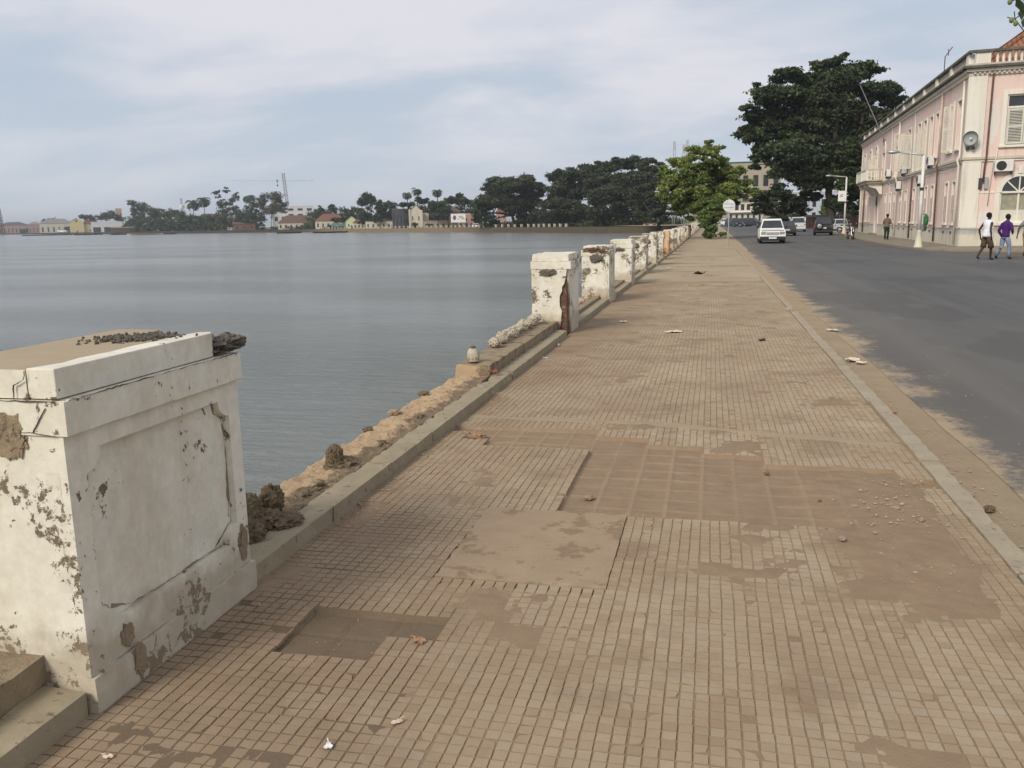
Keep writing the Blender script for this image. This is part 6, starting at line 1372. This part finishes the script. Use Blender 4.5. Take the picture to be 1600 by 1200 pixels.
ft('umbrella shaped brownish tree left of the crane', 424, [(424, 308, 20, 8), (412, 318, 12, 9), (436, 318, 14, 9), (426, 326, 18, 8), (440, 328, 10, 6)], 'leaf_brown', 0, 6000)
ft('dark bush like tree beside the umbrella shaped tree', 383, [(380, 340, 9, 12), (388, 346, 9, 9)], 'leaf_dark', 4, 3000)
ft('low green bush before the brown roofed house', 483, [(478, 352, 6, 4), (487, 350, 7, 5)], 'leaf_bush', 0, 2000)
ft('rounded dark tree right of the modern white building', 501, [(501, 330, 10, 8), (497, 337, 9, 5), (507, 336, 7, 5)], 'leaf_dark', 20, 3500)
ft('small dark tree standing between the rounded tree and the great round one', 519, [(518, 322, 5, 4), (520, 329, 6, 6)], 'leaf_dark', 24, 2500)
ft('tiny dark tree far behind the brown roofs', 541, [(541, 328, 3.5, 3)], 'leaf_dark', 60, 1200)
ft('dark row of treetops behind the pale green house', 556, [(550, 331, 7, 3), (560, 329, 7, 4)], 'leaf_dark', 60, 2000)
ft('low bush beside the turquoise kiosk', 530, [(526, 344, 8, 4), (535, 343, 7, 4)], 'leaf_rain', 6, 2000)
ft('large round dark tree on the opposite shore', 574, [(574, 310, 13, 9), (566, 318, 9, 7), (582, 316, 8, 7)], 'leaf_dark', 24, 5500)
ft('green tree below the large round dark one', 572, [(566, 334, 8, 9), (576, 336, 9, 9), (570, 345, 11, 7)], 'leaf_rain', 3, 4500, seed=571)
ft('slim dark tree right of the large round one', 594, [(592, 322, 7, 9), (597, 330, 7, 10), (590, 342, 8, 8)], 'leaf_rain', 3, 4500)
ft('pale olive feathery tree behind the slim dark one', 612, [(605, 320, 8, 6), (614, 322, 8, 6), (612, 334, 10, 8)], 'leaf_rain', 16, 3500, kw=dict(tints=(.5, 1)))
ft('low dark tree below the two royal palms', 634, [(630, 320, 6, 4), (638, 321, 5, 4)], 'leaf_dark', 20, 2000)
ft('dark tree behind the church roof', 658, [(655, 312, 7, 5), (662, 314, 8, 5)], 'leaf_dark', 26, 3000)
ft('broad green tree with forked trunk right of the church', 685, [(685, 318, 14, 7), (675, 328, 10, 8), (694, 328, 12, 8), (686, 336, 16, 6)], 'leaf_rain', 0, 7000, kw=dict(tints=(.2, 1)))
ft('dark treetops behind the billboard, left group', 708, [(702, 313, 9, 6), (712, 314, 9, 7)], 'leaf_dark', 30, 3500)
ft('dark tree above the billboard', 722, [(718, 305, 6, 5), (726, 314, 8, 6)], 'leaf_dark', 30, 3000)
ft('green tree at the left edge of the great trees', 748, [(744, 330, 8, 12), (752, 322, 8, 12), (748, 345, 9, 8)], 'leaf_rain', 10, 4500)
ft('small bush left of the church door', 648, [(648, 351, 5, 3.5)], 'leaf_rain', 0, 900)
ft('small bush right of the church', 672, [(672, 350, 7, 4)], 'leaf_rain', 0, 1200)
def palm(px, py, D, label, r=4.2, n=15, royal=True, seed=1):
    c = at(px, py, D); rnd = random.Random(seed); t = thing('palm_tree', label, 'palm tree', (c.x, c.y, -.4), 0, 'palm trees on the opposite shore'); h = c.z+.4
    MB().tube([(0, 0, 0), (.2, 0, h*.5), (0, 0, h)], [.38, .28, .2], 8).build('trunk', M['bark'], t, smooth=True); V = []; Fq = []
    for i in range(n):
        a = 2*pi*i/n+rnd.uniform(-.15, .15); el = rnd.uniform(.1, 1.15) if i % 2 else rnd.uniform(-.35, .5); d = Vector((math.cos(a), math.sin(a), 0)); p = Vector((0, 0, h)); pts = [p.copy()]; e = el
        for s in range(7):
            p = p+(d*math.cos(e)+Vector((0, 0, math.sin(e))))*r/7; e -= .30+.05*s*.6; pts.append(p.copy())
        sd = Vector((-d.y, d.x, 0))
        for s in range(7):
            for u in range(2):
                q = pts[s].lerp(pts[s+1], u/2); w = r*.27*math.sin(pi*min(1, (s+u/2+1)/8.2))+.05; tn = (pts[s+1]-pts[s]).normalized()
                for sg in (-1, 1):
                    e2 = q+sd*sg*w+tn*w*.5-Vector((0, 0, w*.55)); i0 = len(V); V += [q, q+tn*r*.085, e2+tn*.05, e2]; Fq.append((i0, i0+1, i0+2, i0+3))
    np_mesh('fronds', [tuple(v) for v in V], Fq, M['leaf_palm'], t, attr=np.random.default_rng(seed).random(len(Fq)))
palm(636, 303, DS(640)+16, 'left one of the two royal palms left of the church', 4.0, seed=1); palm(651, 297, DS(651)+14, 'right and taller one of the two royal palms above the church', 4.2, seed=2); palm(683, 299, DS(683)+20, 'single royal palm right of the church', 4.0, seed=3)
palm(301, 317, DS(300)+8, 'left one of the two shaggy palms on the left shore', 9.0, 22, seed=4); palm(318, 313, DS(318)+6, 'right one of the two shaggy palms on the left shore', 8.0, 22, seed=5); palm(389, 308, DS(389)+14, 'shaggy palm between the airy tall tree and the umbrella shaped tree', 7.5, 20, seed=6)
# low dark undergrowth under the shore trees
def hedge(pts, h, mat, nm, lab, n=9000, leaf=.8, w=4):
    bl = []
    for (px, off) in pts:
        D = DS(px)+off; c = at(px, 358, D); bl.append((Vector((c.x, c.y, h*.4-.4)), (9, w, h)))
    o = Vector((bl[0][0].x, bl[0][0].y, -.4)); ob = crown(nm, bl, n, leaf, M[mat], None, o, 8, seed=len(pts), shell=.1); ob.location = o; tag(ob, lab, 'undergrowth', kind='stuff')
hedge([(205+i*9, 4) for i in range(22)], 8.5, 'leaf_dark', 'shore_undergrowth', 'dark undergrowth under the trees of the left shore', 22000, 1.2, 5)
hedge([(768+i*8, 16) for i in range(36)], 1.6, 'leaf_rain', 'shore_undergrowth', 'dark low undergrowth beneath the great trees of the inner shore', 16000, .5, 5)

hedge([(492+i*8, 42) for i in range(34)], 10, 'leaf_rain', 'far_woods', 'low dark line of woods behind the small houses of the opposite shore', 30000, .8, 6)
hedge([(0+i*10, 90) for i in range(22)], 6, 'leaf_rain', 'far_woods', 'hazy low treeline behind the sheds on the far left shore', 9000, 1.6, 8)
hedge([(430+i*7, 3) for i in range(16)], 1.6, 'leaf_rain', 'shore_undergrowth', 'low weeds and bushes before the brown roofed houses', 5000, .55, 3)

# ------------------------------------------------------------------ litter, leaves and stones on the promenade and road edge
def leafobj(px, py, size, label, z, mat='dryleaf', seed=1, lobes=5, curl=.3):
    p = gnd(px, py, z); rnd = random.Random(seed); n = 24; rim = []
    for i in range(n):
        a = 2*pi*i/n; k = .62+.38*abs(math.cos(a*lobes/2)); k *= rnd.uniform(.85, 1.1); r = size*k; rim.append((r*math.cos(a), r*.7*math.sin(a), size*curl*(.35+.65*abs(math.sin(a*1.5+seed)))*rnd.uniform(.5, 1.2)))
    b = MB(); vs = [(0, 0, .004)]+rim+[(0, 0, 0)]+[(x, y, z_-.0025) for x, y, z_ in rim]
    fs = [(0, 1+i, 1+(i+1) % n) for i in range(n)]+[(n+1, n+2+(i+1) % n, n+2+i) for i in range(n)]+[(1+i, n+2+i, n+2+(i+1) % n, 1+(i+1) % n) for i in range(n)]
    b.add(vs, fs); b.tube([(size*.5, 0, .01), (size*1.3, size*.15, .012)], .0018, 4); o = b.build('dry_leaf' if mat == 'dryleaf' else 'litter_scrap', M[mat]); o.location = p; o.rotation_euler = (0, 0, seed*1.3); tag(o, label, 'leaf' if mat == 'dryleaf' else 'litter'); return o
leafobj(742, 683, .085, 'largest crumpled dry leaf on the paving near the kerb', -.02, seed=1); leafobj(752, 681, .06, 'dry leaf curled against the largest one', -.02, seed=4); leafobj(655, 1002, .035, 'dry pale leaf at the right corner of the small sunken patch', -.004, seed=2)
leafobj(1052, 519, .16, 'flat pale scrap of palm leaf on the paving in the middle distance', -.035, 'paper', 3, 3, .15); leafobj(1094, 429, .2, 'dark dry leaf far along the paving', -.06, 'bark', 5, 4, .5); leafobj(974, 503, .09, 'small pale leaf near the second pillar', -.035, 'paper', 6, 4, .2); leafobj(1045, 419, .14, 'small pale leaf beyond the third pillar', -.06, 'paper', 7, 4, .2)
leafobj(1333, 563, .14, 'large pale bark scrap on the sandy road edge', -.13, 'paper', 8, 4, .2); leafobj(1345, 567, .09, 'second pale bark scrap touching the large one on the road edge', -.13, 'paper', 18, 4, .2); leafobj(1301, 516, .12, 'long pale scrap farther along the sandy road edge', -.135, 'paper', 9, 3, .15); leafobj(1397, 646, .03, 'small red scrap on the sand beside the kerb', -.13, 'redchip', 10, 3, .5)
leafobj(873, 540, .05, 'pale leaf at the foot of the kerb near the second pillar', -.03, 'paper', 11, 4, .5); leafobj(852, 559, .03, 'white paper scrap at the foot of the kerb', -.03, 'white', 12, 3, .2); leafobj(1190, 532, .08, 'dark twig like leaf on the paving right of the middle', -.035, 'bark', 13, 3, .3); leafobj(773, 583, .06, 'reddish brick flake on the broken kerb', .09, 'redchip', 14, 3, .6)
leafobj(620, 1128, .02, 'pale straw lying on the near paving', 0, 'paper', 15, 2, .2); leafobj(513, 1166, .02, 'white crumb on the near paving', 0, 'white', 16, 3, .3); leafobj(169, 1183, .016, 'small yellow leaf at the bottom left of the paving', 0, 'paper', 17, 2, .4)
def stone(px, py, r, label, z, seed, mat='stone', flat=.5):
    p = gnd(px, py, z); o = rock((0, 0, 0), (r, r*.75, r*flat), seed, 3, .35, 1.6).build('loose_stone', M[mat]); o.location = p+Vector((0, 0, r*flat*.6)); o.rotation_euler = (0, 0, seed); tag(o, label, 'stone', 'loose stones on the promenade' if False else None)
stone(920, 779, .035, 'flat brown stone left in the large sunken patch', -.035, 1, 'ledge', .35); stone(1316, 843, .022, 'orange topped stone on the edge of the tiles right of the middle', -.002, 2); stone(1198, 741, .018, 'dark stone in the middle of the large sunken patch', -.035, 3, 'darkrock', .5); stone(1281, 783, .014, 'small dark stone right of the impressions', -.03, 4, 'darkrock')
stone(1234, 486, .09, 'broken lump of kerb on the road edge kerb', -.05, 5, 'kerb_road', .5); stone(1512, 775, .035, 'pale stone beside the road kerb', -.125, 6); stone(1545, 798, .04, 'dark stone beside the road kerb', -.125, 7, 'darkrock'); stone(1440, 813, .02, 'grey stone in the rubble patch', -.01, 8); stone(1400, 795, .02, 'pale stone at the left of the rubble patch', -.01, 9)
gv = MB(); rnd = random.Random(5)
def chips(cx_, cy_, sx, sy, n, r0, r1, z):
    for i in range(n):
        x = rnd.gauss(cx_, sx); y = rnd.gauss(cy_, sy); r = rnd.uniform(r0, r1)*rnd.random()**.5
        if 1.37 < x < 1.51 or x < -1.99: continue
        zz = (zr(y) if x > 1.5 else zp(y))+z; gv.m = Matrix.Translation((x, y, zz+r*.3)) @ Matrix.Rotation(rnd.random()*6, 4, 'Z'); a, b2, c2 = r, r*rnd.uniform(.5, .9), r*rnd.uniform(.3, .6)
        q = [(-a, -b2, 0), (a*.8, -b2*.9, 0), (a, b2*.7, 0), (-a*.7, b2, 0), (-a*.5, -b2*.5, c2), (a*.6, -b2*.3, c2*.8), (a*.3, b2*.5, c2), (-a*.4, b2*.3, c2*.9)]; gv.add(q, [(4, 5, 6, 7), (0, 1, 5, 4), (1, 2, 6, 5), (2, 3, 7, 6), (3, 0, 4, 7)])
chips(1.0, 4.9, .12, .32, 120, .003, .013, .006); chips(.98, 4.1, .14, .22, 70, .002, .009, .006); chips(1.2, 5.5, .1, .12, 50, .003, .012, -.002); chips(.3, 5.2, .6, .5, 60, .002, .007, -.03); chips(-1.35, 2.9, .2, .2, 90, .001, .005, -.022); chips(-1.95, 4.6, .04, .3, 60, .003, .010, -.004); chips(-1.9, 7.0, .07, 3, 160, .003, .014, 0); chips(-1.2, 4.6, .5, .9, 90, .001, .004, .0)
chips(.0, 4, 1.2, 1.6, 160, .001, .0035, .001); chips(1.66, 5.0, .10, 2.2, 260, .003, .014, 0); chips(1.7, 10, .12, 4, 180, .004, .016, 0); chips(-1.5, 6.6, .25, .2, 70, .002, .008, -.03); chips(2.4, 8, .6, 3, 160, .003, .010, .0); chips(-1.6, 2.2, .3, .5, 60, .001, .004, 0); chips(-.5, 4.55, .25, .08, 50, .002, .006, -.01)
gv.m = Matrix.Identity(4); o = gv.build('gravel_chips', M['chip']); tag(o, 'scattered gravel chips and crumbs on the paving and road edge', 'gravel', kind='stuff')
# ------------------------------------------------------------------ the air over the bay
hm = bpy.data.materials.new('haze'); hm.use_nodes = True; hn = hm.node_tree; hn.nodes.clear()
pv = hn.nodes.new('ShaderNodeVolumePrincipled'); pv.inputs['Density'].default_value = .0002; pv.inputs['Color'].default_value = (.86, .90, .95, 1); pv.inputs['Anisotropy'].default_value = .3
ho = hn.nodes.new('ShaderNodeOutputMaterial'); hn.links.new(pv.outputs[0], ho.inputs['Volume'])
hb = MB().box(-9100, 6100, -500, 9100, -4.3, 75).build('haze', hm); tag(hb, 'thin pale haze over the bay and the opposite shore', 'haze', kind='stuff')
